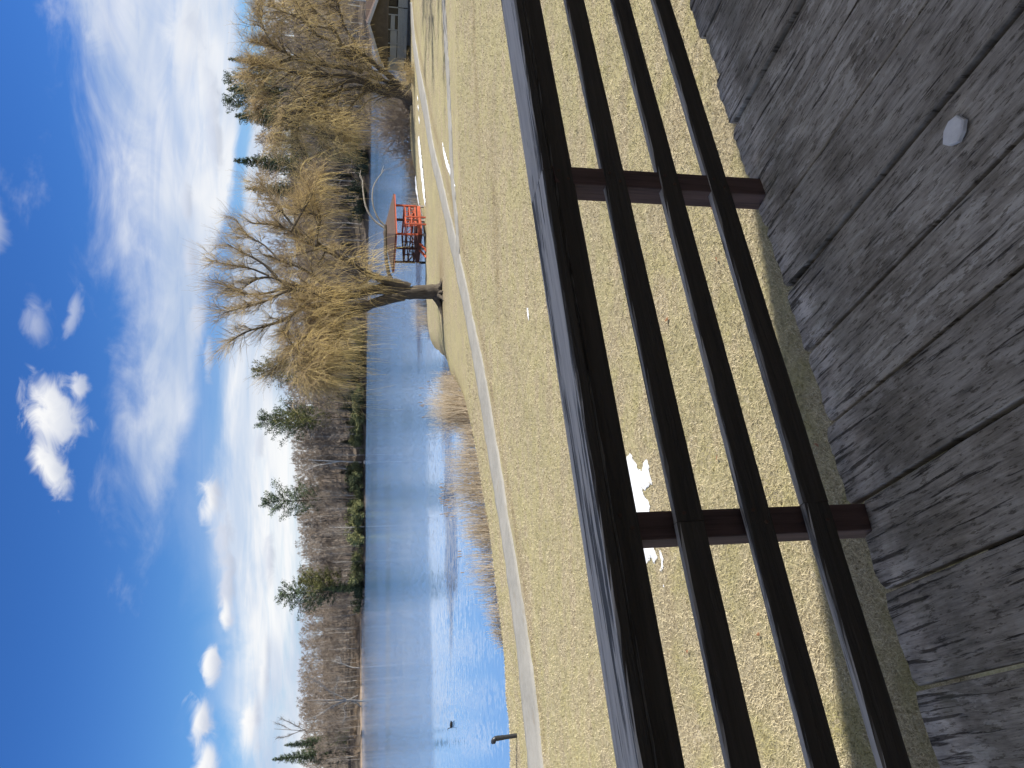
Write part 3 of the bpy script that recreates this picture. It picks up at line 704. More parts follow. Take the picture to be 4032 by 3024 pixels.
def limb_geo(limbs, K=14, n=7):
    """limbs: list of (points, r0, r1); returns (M,K,3),(M,K)"""
    P = np.stack([resample(l[0], K) for l in limbs]); t = np.linspace(0, 1, K)
    Rr = np.stack([l[1] * (1 - t) ** 1.0 + l[2] * t for l in limbs])
    P[:, 1:-1] += rng.normal(0, .02, P[:, 1:-1].shape) * np.minimum(Rr[:, 1:-1, None] * 6, 1)
    return P, Rr
def trace(pts, Y0, dy):
    """outline seen in the photograph -> real limb that leaves the trunk's distance Y0 gradually by dy metres"""
    n = len(pts); return [at(x, y, Y0 + dy * (i / (n - 1)) ** 1.2) for i, (x, y) in enumerate(pts)]

def willow(name, label, base, limbs, nb, ntw, hang, up_z, seedcol, group=None, pale=None, tw_r=.010, lens=(1.0, 3.2)):
    root = empty(name, base, label, 'tree', group)
    inv = -np.array(base)
    P, Rr = limb_geo(limbs); P = P + inv; Rr[1:] *= 1.15
    # bigger boughs grow out of the limbs
    p, tg, mi, t = along(P[1:], nb, .30, 1.0)
    mi = mi + 1
    side = rng.normal(0, 1, (nb, 3)); side[:, 2] = np.abs(side[:, 2]) * .6; d = unit(tg * .8 + unit(side) * .9 + np.array([0, 0, .25]))
    r0 = np.clip(Rr[mi, np.minimum((t * 13).astype(int), 13)] * .45, .018, .07)
    hzb = np.clip((p[:, 2] - up_z[0] + 1.5) / (up_z[1] - up_z[0]), 0, 1)
    B, BR = grow(p, d, rng.uniform(1.0, 3.0, nb) * (1 - .68 * hzb), 7, rng.uniform(-.12, .14, nb), .16, r0, r0 * .3)
    # the rounded top: many fine upright boughs on the highest limbs
    pt, tg, mi, t = along(P[1:], 1500, .45, 1.0); k_ = pt[:, 2] > up_z[0] - .8; pt, tg = pt[k_][:420], tg[k_][:420]; n_ = len(pt)
    away = pt - np.array([P[1:, -1, 0].mean(), P[1:, -1, 1].mean(), up_z[0] - 2.5])
    D, DR = grow(pt, tg * .7 + unit(away) * .7 + rng.normal(0, .45, (n_, 3)), rng.uniform(.45, 1.35, n_), 7, rng.uniform(-.06, .10, n_), .11, .014, .006)
    nb2 = int(nb * 2.6)
    p, tg, mi, t = along(B, nb2, .2, 1.0)
    d = unit(tg + rng.normal(0, .6, (nb2, 3)) + np.array([0, 0, .1]))
    hzb = np.clip((p[:, 2] - up_z[0] + 1) / (up_z[1] - up_z[0]), 0, 1)
    B2, BR2 = grow(p, d, rng.uniform(.6, 1.9, nb2) * (1 - .5 * hzb), 6, rng.uniform(-.1, .22, nb2), .18, .016, .007)
    gV, gF = tubes(P, Rr, 8)
    obj('trunk', mesh_np('trunk', gV, gF, M_BARK, True), root)
    np_ = int(nb * (.24 if pale is None else pale)); sel = rng.permutation(nb)
    obj('bough', mesh_np('bough', *join_geo([tubes(D, DR, 3), tubes(B[sel[np_:]], BR[sel[np_:]], 5), tubes(B2, BR2, 3)]), M_BARK, True), root)['kind'] = 'stuff'
    if np_: obj('bleached_bough', mesh_np('bleached_bough', *tubes(B[sel[:np_]], BR[sel[:np_]] * .8, 5), M_PALEBARK, True), root)['kind'] = 'stuff'
    # hanging whips: start anywhere on the boughs, arch over and drop
    def whips(n, src, drp, ln, r):
        p, tg, mi, t = along(src, n, .1, 1.0)
        hz = np.clip((p[:, 2] - up_z[0]) / (up_z[1] - up_z[0]), 0, 1)      # 0 low (hangs), 1 top of the crown (spreads upwards)
        d = unit(tg * .7 + rng.normal(0, .55, (n, 3)) + np.array([0, 0, .35]) * hz[:, None])
        dr = drp * (1 - hz) + (-.02) * hz + rng.normal(0, .05, n)
        L = rng.uniform(*ln, n) * (1 - .62 * hz)
        return grow(p, d, L, 7, np.clip(dr, -.15, .55), .07, r, r * .45)
    src = np.concatenate([B[:, ::1], np.pad(B2, ((0, 0), (0, 1), (0, 0)), mode='edge')])
    W1, R1 = whips(ntw, src, .34, lens, tw_r); W2, R2 = whips(int(ntw * .7), src, .25, (lens[0] * .6, lens[1] * .7), tw_r * .9)
    # upright fans of fine twigs over the top of the crown
    pt, tg, mi, t = along(np.concatenate([D, D, B, np.pad(B2, ((0, 0), (0, 1), (0, 0)), mode='edge')]), 13000, .15, 1.0)
    pt, tg = pt[pt[:, 2] > up_z[0] - 1.2], tg[pt[:, 2] > up_z[0] - 1.2]
    out = pt - np.array([np.mean(P[:, -1, 0]), np.mean(P[:, -1, 1]), up_z[0] - 3.0])
    W3, R3 = grow(pt, tg * .6 + unit(out) * .7 + rng.normal(0, .35, pt.shape), rng.uniform(.4, 1.5, len(pt)), 5, rng.uniform(-.03, .08, len(pt)), .09, tw_r * .8, tw_r * .35)
    a, f = tubes(W3, R3); tag(obj('crown_twigs', mesh_np('crown_twigs', a, f, M_CROWNTWIG), root), kind='stuff')
    zmin = near_z(W1[:, :, 0] + base[0], W1[:, :, 1] + base[1]) - base[2] + .35
    W1[:, :, 2] = np.maximum(W1[:, :, 2], zmin)
    a, f = tubes(W1, R1); o = obj('hanging_twigs', mesh_np('hanging_twigs', a, f, M_GOLD), root); tag(o, kind='stuff')
    a, f = tubes(W2, R2); o = obj('fine_twigs', mesh_np('fine_twigs', a, f, M_OCHRE), root); tag(o, kind='stuff')
    return root

c2 = lambda l: [(700 + a * .5425, 700 + b_ * .5425) for a, b_ in l]
c1 = lambda l: [(700 + a * .5425, b_ * .5425) for a, b_ in l]
YW = 50.3; WB = on_z(1733, 1158, 0); WB = np.array([at(1733, 1158, YW)[0], YW, 0.0]); WB[2] = near_z(WB[:1], WB[1:2])[0] - .05
wl = []
def wl_add(l, dy, r0, r1): wl.append((trace(c2(l), YW, dy), r0, r1))
wl_add([(1915, 828), (1880, 826), (1800, 830), (1700, 835), (1610, 840)], 0, .52, .38)
wl_add([(1640, 850), (1560, 872), (1450, 905), (1350, 932), (1230, 950), (1100, 940), (1020, 950), (930, 935)], -.8, .34, .11)
wl_add([(1640, 820), (1500, 805), (1400, 812), (1300, 840), (1200, 862), (1100, 850), (1000, 805), (900, 790), (800, 782)], .8, .33, .12)
wl_add([(1680, 800), (1560, 760), (1480, 738), (1400, 700), (1340, 672)], -.4, .29, .18)
wl_add([(1360, 680), (1270, 612), (1160, 570), (1090, 520), (1000, 498), (900, 455), (820, 390), (740, 340), (640, 335), (540, 330)], 1.8, .20, .04)
wl_add([(1400, 935), (1290, 985), (1230, 992), (1190, 1075), (1165, 1180), (1150, 1260)], -1.8, .15, .07)
wl_add([(930, 935), (880, 960), (800, 1022), (700, 1060), (620, 1082), (500, 1112), (360, 1200)], -1.2, .11, .02)
wl_add([(800, 782), (740, 740), (700, 722), (600, 720), (500, 775), (430, 850)], 1.0, .10, .02)
wl_add([(720, 725), (640, 640), (570, 590), (460, 540), (360, 480)], .4, .09, .02)
wl_add([(1100, 850), (1000, 820), (940, 850), (880, 800), (760, 830), (640, 900), (520, 930), (330, 980)], -1.6, .12, .02)
wl_add([(1040, 820), (960, 900), (880, 950), (810, 1010), (790, 1100), (820, 1200), (880, 1290)], -2.4, .09, .03)
wl_add([(1180, 850), (1060, 780), (980, 700), (860, 640), (740, 600), (620, 560)], 2.2, .12, .03)
wl_add([(1000, 498), (1010, 400), (1040, 300), (1010, 210), (960, 150)], 2.4, .10, .03)
wl_add([(900, 455), (800, 300), (700, 180), (640, 90), (600, 30)], 3.0, .09, .02)
wl_add([(820, 390), (900, 250), (980, 120), (1010, 20)], 1.6, .08, .02)
wl_add([(1300, 985), (1180, 1050), (1080, 1110), (1000, 1200), (950, 1290), (1000, 1400)], -2.6, .10, .03)
wl_add([(1230, 992), (1100, 1130), (1040, 1250), (1060, 1350), (1120, 1450)], -2.0, .08, .02)
wl_add([(1000, 1080), (900, 1180), (820, 1280), (740, 1340), (700, 1400)], -1.5, .07, .02)
wl_add([(800, 782), (700, 830), (560, 850), (440, 830), (300, 760)], .2, .08, .02)
wl_add([(660, 710), (540, 660), (420, 640), (280, 610)], 1.4, .06, .02)
wl_add([(740, 600), (620, 480), (500, 420), (420, 300)], 2.0, .06, .02)
willow_o = willow('willow_tree', 'tall golden weeping willow standing on the bank between the lawn path and the lake', WB, wl, 400, 3000, 1, (7.6, 11.0), 0, pale=.2, lens=(1.0, 3.0), tw_r=.0085)
# roots that run out over the ground and the broken limb with two bleached prongs
rt = []
for (dx, dy, L) in [(-1.0, -.3, 2.2), (.8, -.9, 1.1), (-.5, -1.0, 1.2), (.1, -1.1, 1.0), (1.0, .5, 1.0), (-.9, .6, 1.1), (.9, -.2, 1.3)]:
    q = np.array([[dx * t * L * .9, dy * t * L * .9, .55 * (1 - t) ** 2.6 + .02] for t in np.linspace(.12, 1, 6)])
    q[:, 2] += near_z(q[:, 0] + WB[0], q[:, 1] + WB[1]) - WB[2] - .03; rt.append((q, .26, .03))
P, Rr = limb_geo(rt, 10); obj('root', mesh_np('root', *tubes(P, Rr, 7), M_BARK, True), willow_o)
br = [(trace(c2([(1560, 765), (1530, 690), (1512, 600), (1508, 480), (1506, 345)]), YW, 2.2), .13, .10)]
P, Rr = limb_geo(br, 12); P -= WB; obj('broken_limb', mesh_np('broken_limb', *tubes(P, Rr, 8), M_BARK, True), willow_o)
br = [([at(*c2([q])[0], YW + 2.2) for q in [(1506, 370), (1470, 350), (1400, 290), (1360, 200), (1345, 110), (1342, 20)]] , .075, .05),
      ([at(*c2([q])[0], YW + 2.3) for q in [(1342, 20), (1325, -25), (1310, -40)]], .045, .02), ([at(*c2([q])[0], YW + 2.2) for q in [(1342, 24), (1320, -10), (1330, -60)]], .035, .015),
      ([at(*c2([q])[0], YW + 2.2) for q in [(1500, 345), (1450, 300), (1425, 240), (1410, 160), (1412, 80), (1430, 30), (1470, -20), (1500, -60)]], .065, .02),
      ([at(*c2([q])[0], YW + 2.2) for q in [(1480, -35), (1485, -60), (1495, -90)]], .03, .012)]
P, Rr = limb_geo(br, 12); P -= WB
for k in range(len(P)): obj('bleached_prong', mesh_np('bleached_prong', *tubes(P[k:k + 1], Rr[k:k + 1], 6), M_PALEBARK, True), willow_o)

YV = 72.0; VB = np.array([at(1622, 383, YV)[0], YV, 0.0]); VB[2] = near_z(VB[:1], VB[1:2])[0] - .05
wl = []
def v_add(l, dy, r0, r1): wl.append((trace(c1(l), YV, dy), r0, r1))
v_add([(1712, 722), (1680, 705), (1620, 680), (1540, 652), (1450, 630), (1380, 640)], .3, .62, .34)
v_add([(1680, 700), (1600, 690), (1520, 675), (1425, 655)], -.5, .34, .22)
v_add([(1630, 640), (1560, 580), (1500, 520), (1430, 470), (1370, 410), (1320, 380), (1230, 350)], -1.5, .30, .07)
v_add([(1640, 650), (1560, 610), (1480, 580), (1400, 560)], 1.0, .22, .08)
v_add([(1400, 640), (1320, 575), (1260, 570), (1200, 600), (1080, 645), (980, 700), (880, 830), (800, 900), (720, 1000)], -1.5, .20, .04)
v_add([(1400, 640), (1240, 640), (1150, 665), (1060, 722), (1000, 765), (900, 850), (840, 960)], .8, .18, .04)
v_add([(1400, 610), (1280, 560), (1150, 545), (1050, 550), (950, 545), (820, 520), (740, 505), (640, 480), (560, 460)], .5, .24, .04)
v_add([(1340, 520), (1270, 490), (1130, 490), (1060, 458), (960, 462), (860, 440), (790, 385), (700, 340), (560, 310)], 1.5, .22, .04)
v_add([(1320, 400), (1240, 440), (1190, 335), (1150, 225), (1080, 200), (990, 190)], -2.0, .15, .04)
v_add([(1230, 350), (1130, 300), (1000, 260), (960, 180), (860, 120), (700, 60)], -.5, .14, .03)
v_add([(1320, 380), (1270, 280), (1200, 200), (1180, 90), (1140, -30), (1080, -120)], 1.5, .15, .04)
v_add([(1150, 225), (1020, 100), (900, -20), (800, -120)], 1.0, .12, .03)
v_add([(1080, 645), (1040, 730), (1100, 850), (1200, 930), (1260, 1000)], -2.0, .10, .03)
v_add([(980, 700), (1000, 850), (1060, 950), (1150, 1040), (1250, 1060)], -1.5, .09, .02)
v_add([(900, 850), (860, 980), (900, 1100), (980, 1180)], 0, .07, .02)
v_add([(700, 340), (640, 250), (600, 130), (620, 20)], 1.2, .08, .02)
v_add([(820, 520), (700, 620), (620, 720), (600, 820)], -.6, .09, .02)
v_add([(740, 505), (620, 560), (520, 560)], .6, .08, .02)
v_add([(1380, 640), (1300, 720), (1240, 780), (1230, 900)], -1.2, .10, .02)
v_add([(1200, 600), (1150, 760), (1200, 860), (1260, 950)], -1.4, .08, .02)
willow('willow_tree', 'leaning golden willow with a forked dark trunk in front of the grey boathouse', VB, wl, 520, 4400, 1, (12.5, 18.0), 0, pale=.16, tw_r=.0115, lens=(.9, 2.5))
# ------------------------------------------------------------------ red pavilion at the water's edge
def build_pavilion():
    c = on_z(1620, 922, -.9); c = np.array([at(1600, 922, 63.0)[0], 63.0, 0])
    zf = at(1650, 900, 60.5)[2]; ze = at(1556, 929, 60.0)[2]; zt = at(1508, 930, 63.0)[2]
    root = empty('pavilion', (c[0], c[1], 0), 'orange-red timber pavilion with a low brown roof on piles beside the big willow', 'pavilion')
    ang = math.atan2(c[0], c[1])
    def W(u, v, z):              # u to the right, v away from us
        return Vector((u * math.cos(ang) + v * math.sin(ang), -u * math.sin(ang) + v * math.cos(ang), z))
    a = 3.15                      # half diagonal of the eaves
    cor = [W(a, 0, ze), W(0, -a, ze), W(-a, 0, ze), W(0, a, ze)]; top = W(0, 0, zt)
    bm = bmesh.new()
    for i in range(4):
        p, q = cor[i], cor[(i + 1) % 4]
        vs = [bm.verts.new(v) for v in (p, q, top)]; vb = [bm.verts.new(v - Vector((0, 0, .07))) for v in (p, q, top)]
        bm.faces.new(vs); bm.faces.new(vb[::-1]); bm.faces.new((vs[0], vb[0], vb[1], vs[1]))
    obj('roof', bm_mesh('roof', bm, M_SHINGLE), root)
    for i in range(4):
        beam('fascia', cor[i] * .985 + Vector((0, 0, -.075)) + Vector((0, 0, ze * .015)), cor[(i + 1) % 4] * .985 + Vector((0, 0, -.075)) + Vector((0, 0, ze * .015)), .05, .17, M_RED, root)
    b = 2.25
    fc = [W(b, 0, zf), W(0, -b, zf), W(-b, 0, zf), W(0, b, zf)]
    slab('floor', [v - Vector((0, 0, .05)) for v in fc], (0, 0, .09), M_REDDARK, root)
    for i in range(4):
        p, q = fc[i], fc[(i + 1) % 4]; h = Vector((0, 0, 1))
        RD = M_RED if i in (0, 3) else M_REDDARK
        beam('floor_beam', p - h * .15, q - h * .15, .09, .26, RD, root)
        ms = [p, (p + q) / 2]
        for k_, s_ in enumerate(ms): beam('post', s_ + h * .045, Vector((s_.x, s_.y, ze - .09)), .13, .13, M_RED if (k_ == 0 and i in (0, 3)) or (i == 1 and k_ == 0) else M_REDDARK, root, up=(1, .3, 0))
        if i in (0, 2, 3, 1):
            t0, t1 = p.lerp(q, .04), p.lerp(q, .96)
            if i == 0: t1 = p.lerp(q, .70)
            for hh, w in ((.98, .14), (.62, .09), (.16, .12)): beam('rail', t0 + h * hh, t1 + h * hh, .05, w, RD, root)
            n = 4
            for k_ in range(n):
                u0, u1 = t0.lerp(t1, k_ / n), t0.lerp(t1, (k_ + 1) / n)
                beam('baluster', u1 + h * .17, u1 + h * .97, .045, .06, RD, root, up=(1, .3, 0))
                beam('brace', u0 + h * (.2 if k_ % 2 else .6), u1 + h * (.6 if k_ % 2 else .2), .04, .05, RD, root)
        for s_ in (p, (p + q) / 2): beam('pile', s_ - h * 1.7, s_ - h * .29, .15, .15, M_PILE if i < 2 else M_DARKWOOD, root, up=(1, .3, 0))
    # landing and steps towards the lawn, framed by a bright railing
    s0 = fc[0].lerp(fc[1], .74); s1 = fc[0].lerp(fc[1], .98); out = W(.72, -.72, 0) * 1.05; h = Vector((0, 0, 1))
    q = [s0 + out, s1 + out]
    slab('landing', [s0 - h * .02, s1 - h * .02, q[1] - h * .02, q[0] - h * .02], (0, 0, -.07), M_REDDARK, root)
    for z0, z1 in ((1.08, .10), (.62, .07), (.0, .14)):
        beam('stair_rail', q[0] + h * z0, q[1] + h * z0, .05, z1, M_RED, root)
        beam('stair_rail', s0 + h * z0, q[0] + h * z0, .05, z1, M_RED, root); beam('stair_rail', s1 + h * z0, q[1] + h * z0, .05, z1, M_RED, root)
    for p in q: beam('stair_post', p - h * .75, p + h * 1.10, .10, .10, M_RED, root, up=(1, .3, 0))
    st = fc[1].lerp(fc[2], .45)
    beam('ramp_beam', st + W(-.2, -.6, -.15), st + W(-.75, -1.6, -.62), .12, .16, M_RED, root)
    beam('ramp_beam', st + W(.3, -.8, -.15), st + W(-.25, -1.8, -.62), .12, .16, M_RED, root)
build_pavilion()

# ------------------------------------------------------------------ grey boathouse at the right
def build_boathouse():
    Y0 = 73.5; g0 = at(1617, 108, Y0); z0 = near_z(np.array([g0[0]]), np.array([g0[1]]))[0] - .1
    zr = at(1446, 108, Y0)[2]; zl = at(1508, 282, Y0)[2]
    root = empty('boathouse', (g0[0], g0[1], 0), 'low grey boathouse with a brown gable and dark window openings behind the leaning willow', 'building')
    ang = R(27)
    def W(u, v, z): return Vector((u * math.cos(ang) + v * math.sin(ang), -u * math.sin(ang) + v * math.cos(ang), z))
    hl = 4.25; hr = 4.6; zrr = zl - .2
    zb = at(1520, 108, Y0)[2]                          # lower edge of the gable boards
    L = 9.0
    # walls set behind the gable
    def panel(name, u0, u1, za, zb_, v0, th, m_, parent=root):
        bm = bmesh.new(); p = W(u0, v0, za); box_bm(bm, p, W(u1 - u0, 0, 0), W(0, th, 0), Vector((0, 0, zb_ - za))); return obj(name, bm_mesh(name, bm, m_), parent)
    slab('gable_wall', [W(-hl + .25, 0, zl - .02), W(-hl + .25, 0, zb), W(hr - .2, 0, zb), W(hr - .2, 0, zrr + .1), W(0, 0, zr - .12)], W(0, .12, 0), M_GABLE, root)
    n = 9
    for k in range(n):                                  # the boards of the gable
        za, zz = zb + (zr - .25 - zb) * k / n, zb + (zr - .25 - zb) * (k + 1) / n - .02
        uu = lambda z: (min(1, max(0, (zr - .15 - z) / (zr - .15 - zl)))) 
        panel('board', -(hl - .3) * uu(zz), (hr - .3) * uu(zz), za, zz, -.028, .025, M_GABLE)
    beam('beam', W(-hl + .1, -.05, zb - .1), W(hr, -.05, zb - .1), .14, .2, M_GABLE, root)
    # roof: front gable slopes and the main ridge that runs off to the right
    t = Vector((0, 0, -.14))
    slab('roof', [W(-hl, -.55, zl), W(0, -.55, zr), W(0, L, zr), W(-hl, L, zl)], t, M_SHINGLE, root)
    slab('roof', [W(0.001, -.55, zr), W(hr, -.55, zrr), W(hr, 2.2, zrr), W(0.001, 5.2, zr)], t, M_SHINGLE, root)
    slab('main_roof', [W(.05, 5.25, zr + .02), W(18, 5.25, zr + .02), W(18, 1.0, zrr - .1), W(hr + .01, 1.0, zrr - .1)], t, M_SHINGLE, root)
    slab('main_roof', [W(.05, 5.26, zr + .02), W(18, 5.26, zr + .02), W(18, 9.5, zrr - .1), W(.05, 9.5, zrr - .1)], t, M_SHINGLE, root)
    for (u, z) in ((-hl, zl), (hr, zrr)):
        beam('rake_board', W(u, -.58, z - .11), W(0, -.58, zr - .11), .05, .24, M_TRIM, root)
    beam('eave_board', W(-hl - .03, -.5, zl - .13), W(-hl - .03, L, zl - .13), .05, .2, M_TRIM, root)
    # front wall from left to right
    zs = at(1566, 100, Y0)[2]; zf = at(1603, 100, Y0)[2]
    panel('siding_wall', -hl + .3, -2.9, z0 + .55, at(1533, 250, Y0)[2], 0, .1, M_SIDING)
    nb = 6
    for k in range(nb):
        a_, b_ = zf + (zs - zf) * k / nb, zf + (zs - zf) * (k + 1) / nb - .012
        panel('siding_board', -2.85, 1.55, a_, b_, 0, .09, M_SIDING); panel('siding_board', 1.62, hr + 3, a_, b_, 0, .09, M_SIDING)
    for u in (-2.85, -1.55, -.35, .95, 1.58): panel('window_post', u - .05, u + .05, zs, zb - .2, -.03, .12, M_SIDING)
    def lean(u0, u1, za, zb_, zb2): slab('shutter', [W(u0, .05, za), W(u1, .05, za), W(u1, .05, zb2), W(u0, .05, zb_)], W(0, .04, 0), M_SIDING, root)
    zm = at(1538, 180, Y0)[2]; zn = at(1557, 180, Y0)[2]
    lean(-2.8, -.42, zs + .05, zm, zm); lean(-.30, .90, zn + .06, zm, zm - .02)
    panel('window', -2.85, 1.55, zs - .02, zb - .2, .35, .05, M_DARKGLASS); panel('window', 1.62, hr + 3, zs, zb - .2, 1.2, .05, M_DARKGLASS)
    panel('foundation', -1.6, hr + 3, z0 - .3, zf - .02, .3, .2, M_CONCRETE); panel('foundation', -hl + .4, -2.6, z0 - .3, z0 + .53, .35, .2, M_DARKWOOD)
    panel('skirt_board', -1.6, .1, z0 + .28, zf - .03, .05, .08, M_CONCRETE)
    panel('side_wall', -hl + .3, -hl + .4, z0, zl - .1, .12, L - .4, M_SIDING); panel('back_wall', -hl + .45, hr + 12, z0, zl - .1, 8.4, .1, M_DARKWOOD)
    panel('end_wall', hr - .6, hr + 2.6, z0 - .2, zf - .05, -1.2, .2, M_TANWALL)
build_boathouse()

# ------------------------------------------------------------------ black vent pipe on the bank
def build_pipe():
    b = on_z(2035, 2896, -.72); b[2] = near_z(b[:1], b[1:2])[0]
    root = empty('vent_pipe', b, 'black plastic vent pipe with an elbow cap standing on the bank by the water', 'pipe')
    d = b[1] / F / .977
    hgt = (2022 - 1928) * d; r = 8.6 * d; lean = Vector((-.045, 0, 1)).normalized()
    def rod(name, h0, h1, rr, k=20):
        P = np.array([[list(lean * (h0 + (h1 - h0) * t)) for t in (0, .02, .98, 1)]]); Rr = np.array([[rr * .94, rr, rr, rr * .94]])
        V, q = tubes(P, Rr, k); bm = bmesh.new(); vs = [bm.verts.new(v) for v in V]
        for f in q: bm.faces.new([vs[i] for i in f])
        bm.faces.new(vs[:k]); bm.faces.new(vs[-k:]); return obj(name, bm_mesh(name, bm, M_BLACK, False), root)
    rod('pipe', -.1, hgt * .58, r); rod('coupling', hgt * .565, hgt * .78, r * 1.10); rod('collar', hgt * .775, hgt * .86, r * 1.18); rod('coupling', hgt * .855, hgt * .95, r * 1.08)
    n = 10; cx = lean * hgt * .90; pts = []
    for i in range(n + 1):
        a = math.pi * .62 * i / n; pts.append(cx + Vector((-(1 - math.cos(a)) * r * 1.25, -.02, math.sin(a) * r * 1.15)))
    V, q = tubes(np.array([[list(p) for p in pts]]), np.full((1, n + 1), r * 1.12), 20); bm = bmesh.new(); vs = [bm.verts.new(v) for v in V]
    for f in q: bm.faces.new([vs[i] for i in f])
    bm.faces.new(vs[:20]); bm.faces.new(vs[-20:]); obj('elbow', bm_mesh('elbow', bm, M_BLACK, True), root)
    e = pts[-1]; beam('strap', e, e + Vector((-.05, 0, -.06)), .012, .02, M_BLACK, root)
build_pipe()

# ------------------------------------------------------------------ goose on the lake
def build_goose():
    p = on_z(1781, 2853, WATER); root = empty('goose', p, 'dark goose swimming on the calm water near the left shore', 'bird', rotz=R(170)); root.scale = (.72, .72, .72)
    def ell(name, secs, m_, k=12):
        P = np.array([[(x, 0, z) for x, z, a in secs]]); Rr = np.array([[a for x, z, a in secs]])
        V, q = tubes(P, Rr, k); return obj(name, mesh_np(name, V, q, m_, True), root)
    ell('body', [(-.40, .14, .01), (-.32, .12, .06), (-.15, .09, .13), (.05, .08, .15), (.2, .09, .12), (.30, .12, .05), (.33, .13, .005)], M_BIRDDARK)
    ell('breast', [(.18, .06, .02), (.24, .08, .085), (.31, .10, .06), (.335, .12, .01)], M_BIRDPALE)
    ell('neck', [(.27, .14, .05), (.32, .24, .036), (.33, .34, .032), (.37, .40, .04), (.43, .40, .03), (.50, .385, .012), (.52, .38, .002)], M_BIRDDARK)
build_goose()

# ------------------------------------------------------------------ reeds along the near shore
def reed_clump(name, label, line, n, h, spread_, mats, heads=0, lean=.16, group=None):
    line = np.asarray(line, float); root_p = np.array([line[:, 0].mean(), line[:, 1].mean(), WATER])
    t = rng.random(n) * (len(line) - 1); k = np.minimum(t.astype(int), len(line) - 2); f = (t - k)[:, None]
    xy = line[k] * (1 - f) + line[k + 1] * f; hh = np.array(h)[k] * (1 - f[:, 0]) + np.array(h)[k + 1] * f[:, 0] if np.ndim(h) else np.full(n, h)
    xy = xy + rng.normal(0, 1, (n, 2)) * spread_
    z = np.maximum(near_z(xy[:, 0], xy[:, 1]), WATER) - .03
    hh = hh * rng.uniform(.45, 1.1, n)
    start = np.c_[xy, z] - root_p
    d = np.c_[rng.normal(0, lean, (n, 2)), np.ones(n)]
    root = empty(name, root_p, label, 'reeds', group)
    P, Rr = grow(start, d, hh, 5, rng.uniform(-.02, .10, n), .06, .0085, .003)
    half = rng.random(n) < .7
    o = obj('reed_stems', mesh_np('reed_stems', *tubes(P[half], Rr[half]), mats[0]), root); tag(o, kind='stuff')
    o = obj('old_stems', mesh_np('old_stems', *tubes(P[~half] * np.array([1, 1, .8]), Rr[~half]), mats[1]), root); tag(o, kind='stuff')
    if heads:
        big = np.argsort(-P[:, -1, 2])[:heads]
        H = np.stack([P[big, -1] + np.array([0, 0, q]) for q in (-.10, -.05, .06, .10)], 1); HR = np.tile(np.array([[.004, .019, .019, .004]]), (heads, 1))
        for q in range(heads):
            obj('cattail_head', mesh_np('cattail_head', *tubes(H[q:q + 1], HR[q:q + 1], 6), M_HEAD), root)
    return root
TAN = (M_REED, M_REEDDARK); GRY = (M_REEDGREY, M_REEDDARK)
reed_clump('reed_bed', 'densest tan reed clump, fanned out at the shore left of the willow', [(-.9, 43.6), (-1.5, 42.6), (-2.1, 41.7)], 900, [2.0, 2.4, 2.1], .38, TAN, 10, .16)
reed_clump('reed_bed', 'thinner reed fringe between the densest clump and the willow bank', [(.3, 49.2), (-.1, 46.8), (-.6, 44.8)], 420, [.9, 1.6, 1.7], .32, TAN, 4, .14)
reed_clump('reed_bed', 'low straw reeds just left of the densest clump', [(-2.5, 41.0), (-3.2, 40.0)], 240, 1.1, .3, TAN, 4)
reed_clump('reed_bed', 'long reed bed with brown cattail heads in the middle of the near shore', [(-3.4, 39.9), (-4.6, 38.5), (-5.8, 37.3)], 720, [1.7, 1.9, 2.0], .34, TAN, 16, .12)
reed_clump('reed_bed', 'dark-based reed clump in front of the open water, left of the cattail bed', [(-6.0, 37.0), (-6.9, 36.0), (-7.4, 35.5)], 480, [1.9, 1.5, 1.3], .3, TAN, 9, .12)
reed_clump('reed_bed', 'sparse thin reeds standing in blue water by the path', [(-7.6, 35.4), (-8.6, 34.5), (-9.4, 33.8)], 300, [1.5, 1.5, 1.1], .3, TAN, 5, .12)
reed_clump('reed_bed', 'short bright reeds at the left end of the reed fringe', [(-9.5, 33.7), (-10.4, 32.9), (-11.2, 32.4)], 340, [1.0, .85, .5], .2, TAN, 0, .16)
reed_clump('reed_bed', 'grey reed stand behind the snow strips, right of the red pavilion', [(14.4, 67.5), (16.2, 70.6), (19.3, 73.4), (21.8, 77)], 1300, [1.7, 1.6, 1.4, 1.0], .5, GRY, 0, .10)
reed_clump('reed_bed', 'tan reeds at the waterline right behind the willow trunk', [(4.6, 62.8), (6.0, 63.3), (7.6, 64.2)], 420, [1.4, 1.6, 1.2], .4, TAN, 0, .12)
# matted litter on the bank under the willow and along the shore
def twig_bush(name, label, p, n, h, w, m_, r=.012, group=None, K=6):
    root = empty(name, p, label, 'bush', group)
    st = np.c_[rng.normal(0, w * .25, (n, 2)), np.zeros(n)]
    d = np.c_[rng.normal(0, .55, (n, 2)), np.ones(n)]
    P, Rr = grow(st, d, h * rng.uniform(.5, 1.2, n), K, rng.uniform(-.05, .12, n), .16, r, r * .5)
    p2, tg, _, _ = along(P, n * 4, .25, 1.0); Q, QR = grow(p2, tg + rng.normal(0, .7, (n * 4, 3)), h * rng.uniform(.15, .4, n * 4), 4, .04, .2, r * .6, r * .35)
    obj('stems', mesh_np('stems', *tubes(P, Rr, 4), m_), root)
    o = obj('twigs', mesh_np('twigs', *tubes(Q, QR, 3), m_), root); tag(o, kind='stuff'); return root
gz = lambda x, y: np.array([x, y, near_z(np.array([x]), np.array([y]))[0]])
twig_bush('bush', 'ochre twiggy bush at the foot of the leaning willow, before the boathouse', gz(*at(1640, 300, 69)[:2]), 90, 1.7, 2.0, M_OCHRE, .014)
twig_bush('bush', 'large grey leafless thicket left of the leaning willow trunk', gz(26.2, 77.0), 220, 4.6, 5.0, M_GREYTWIG, .020)
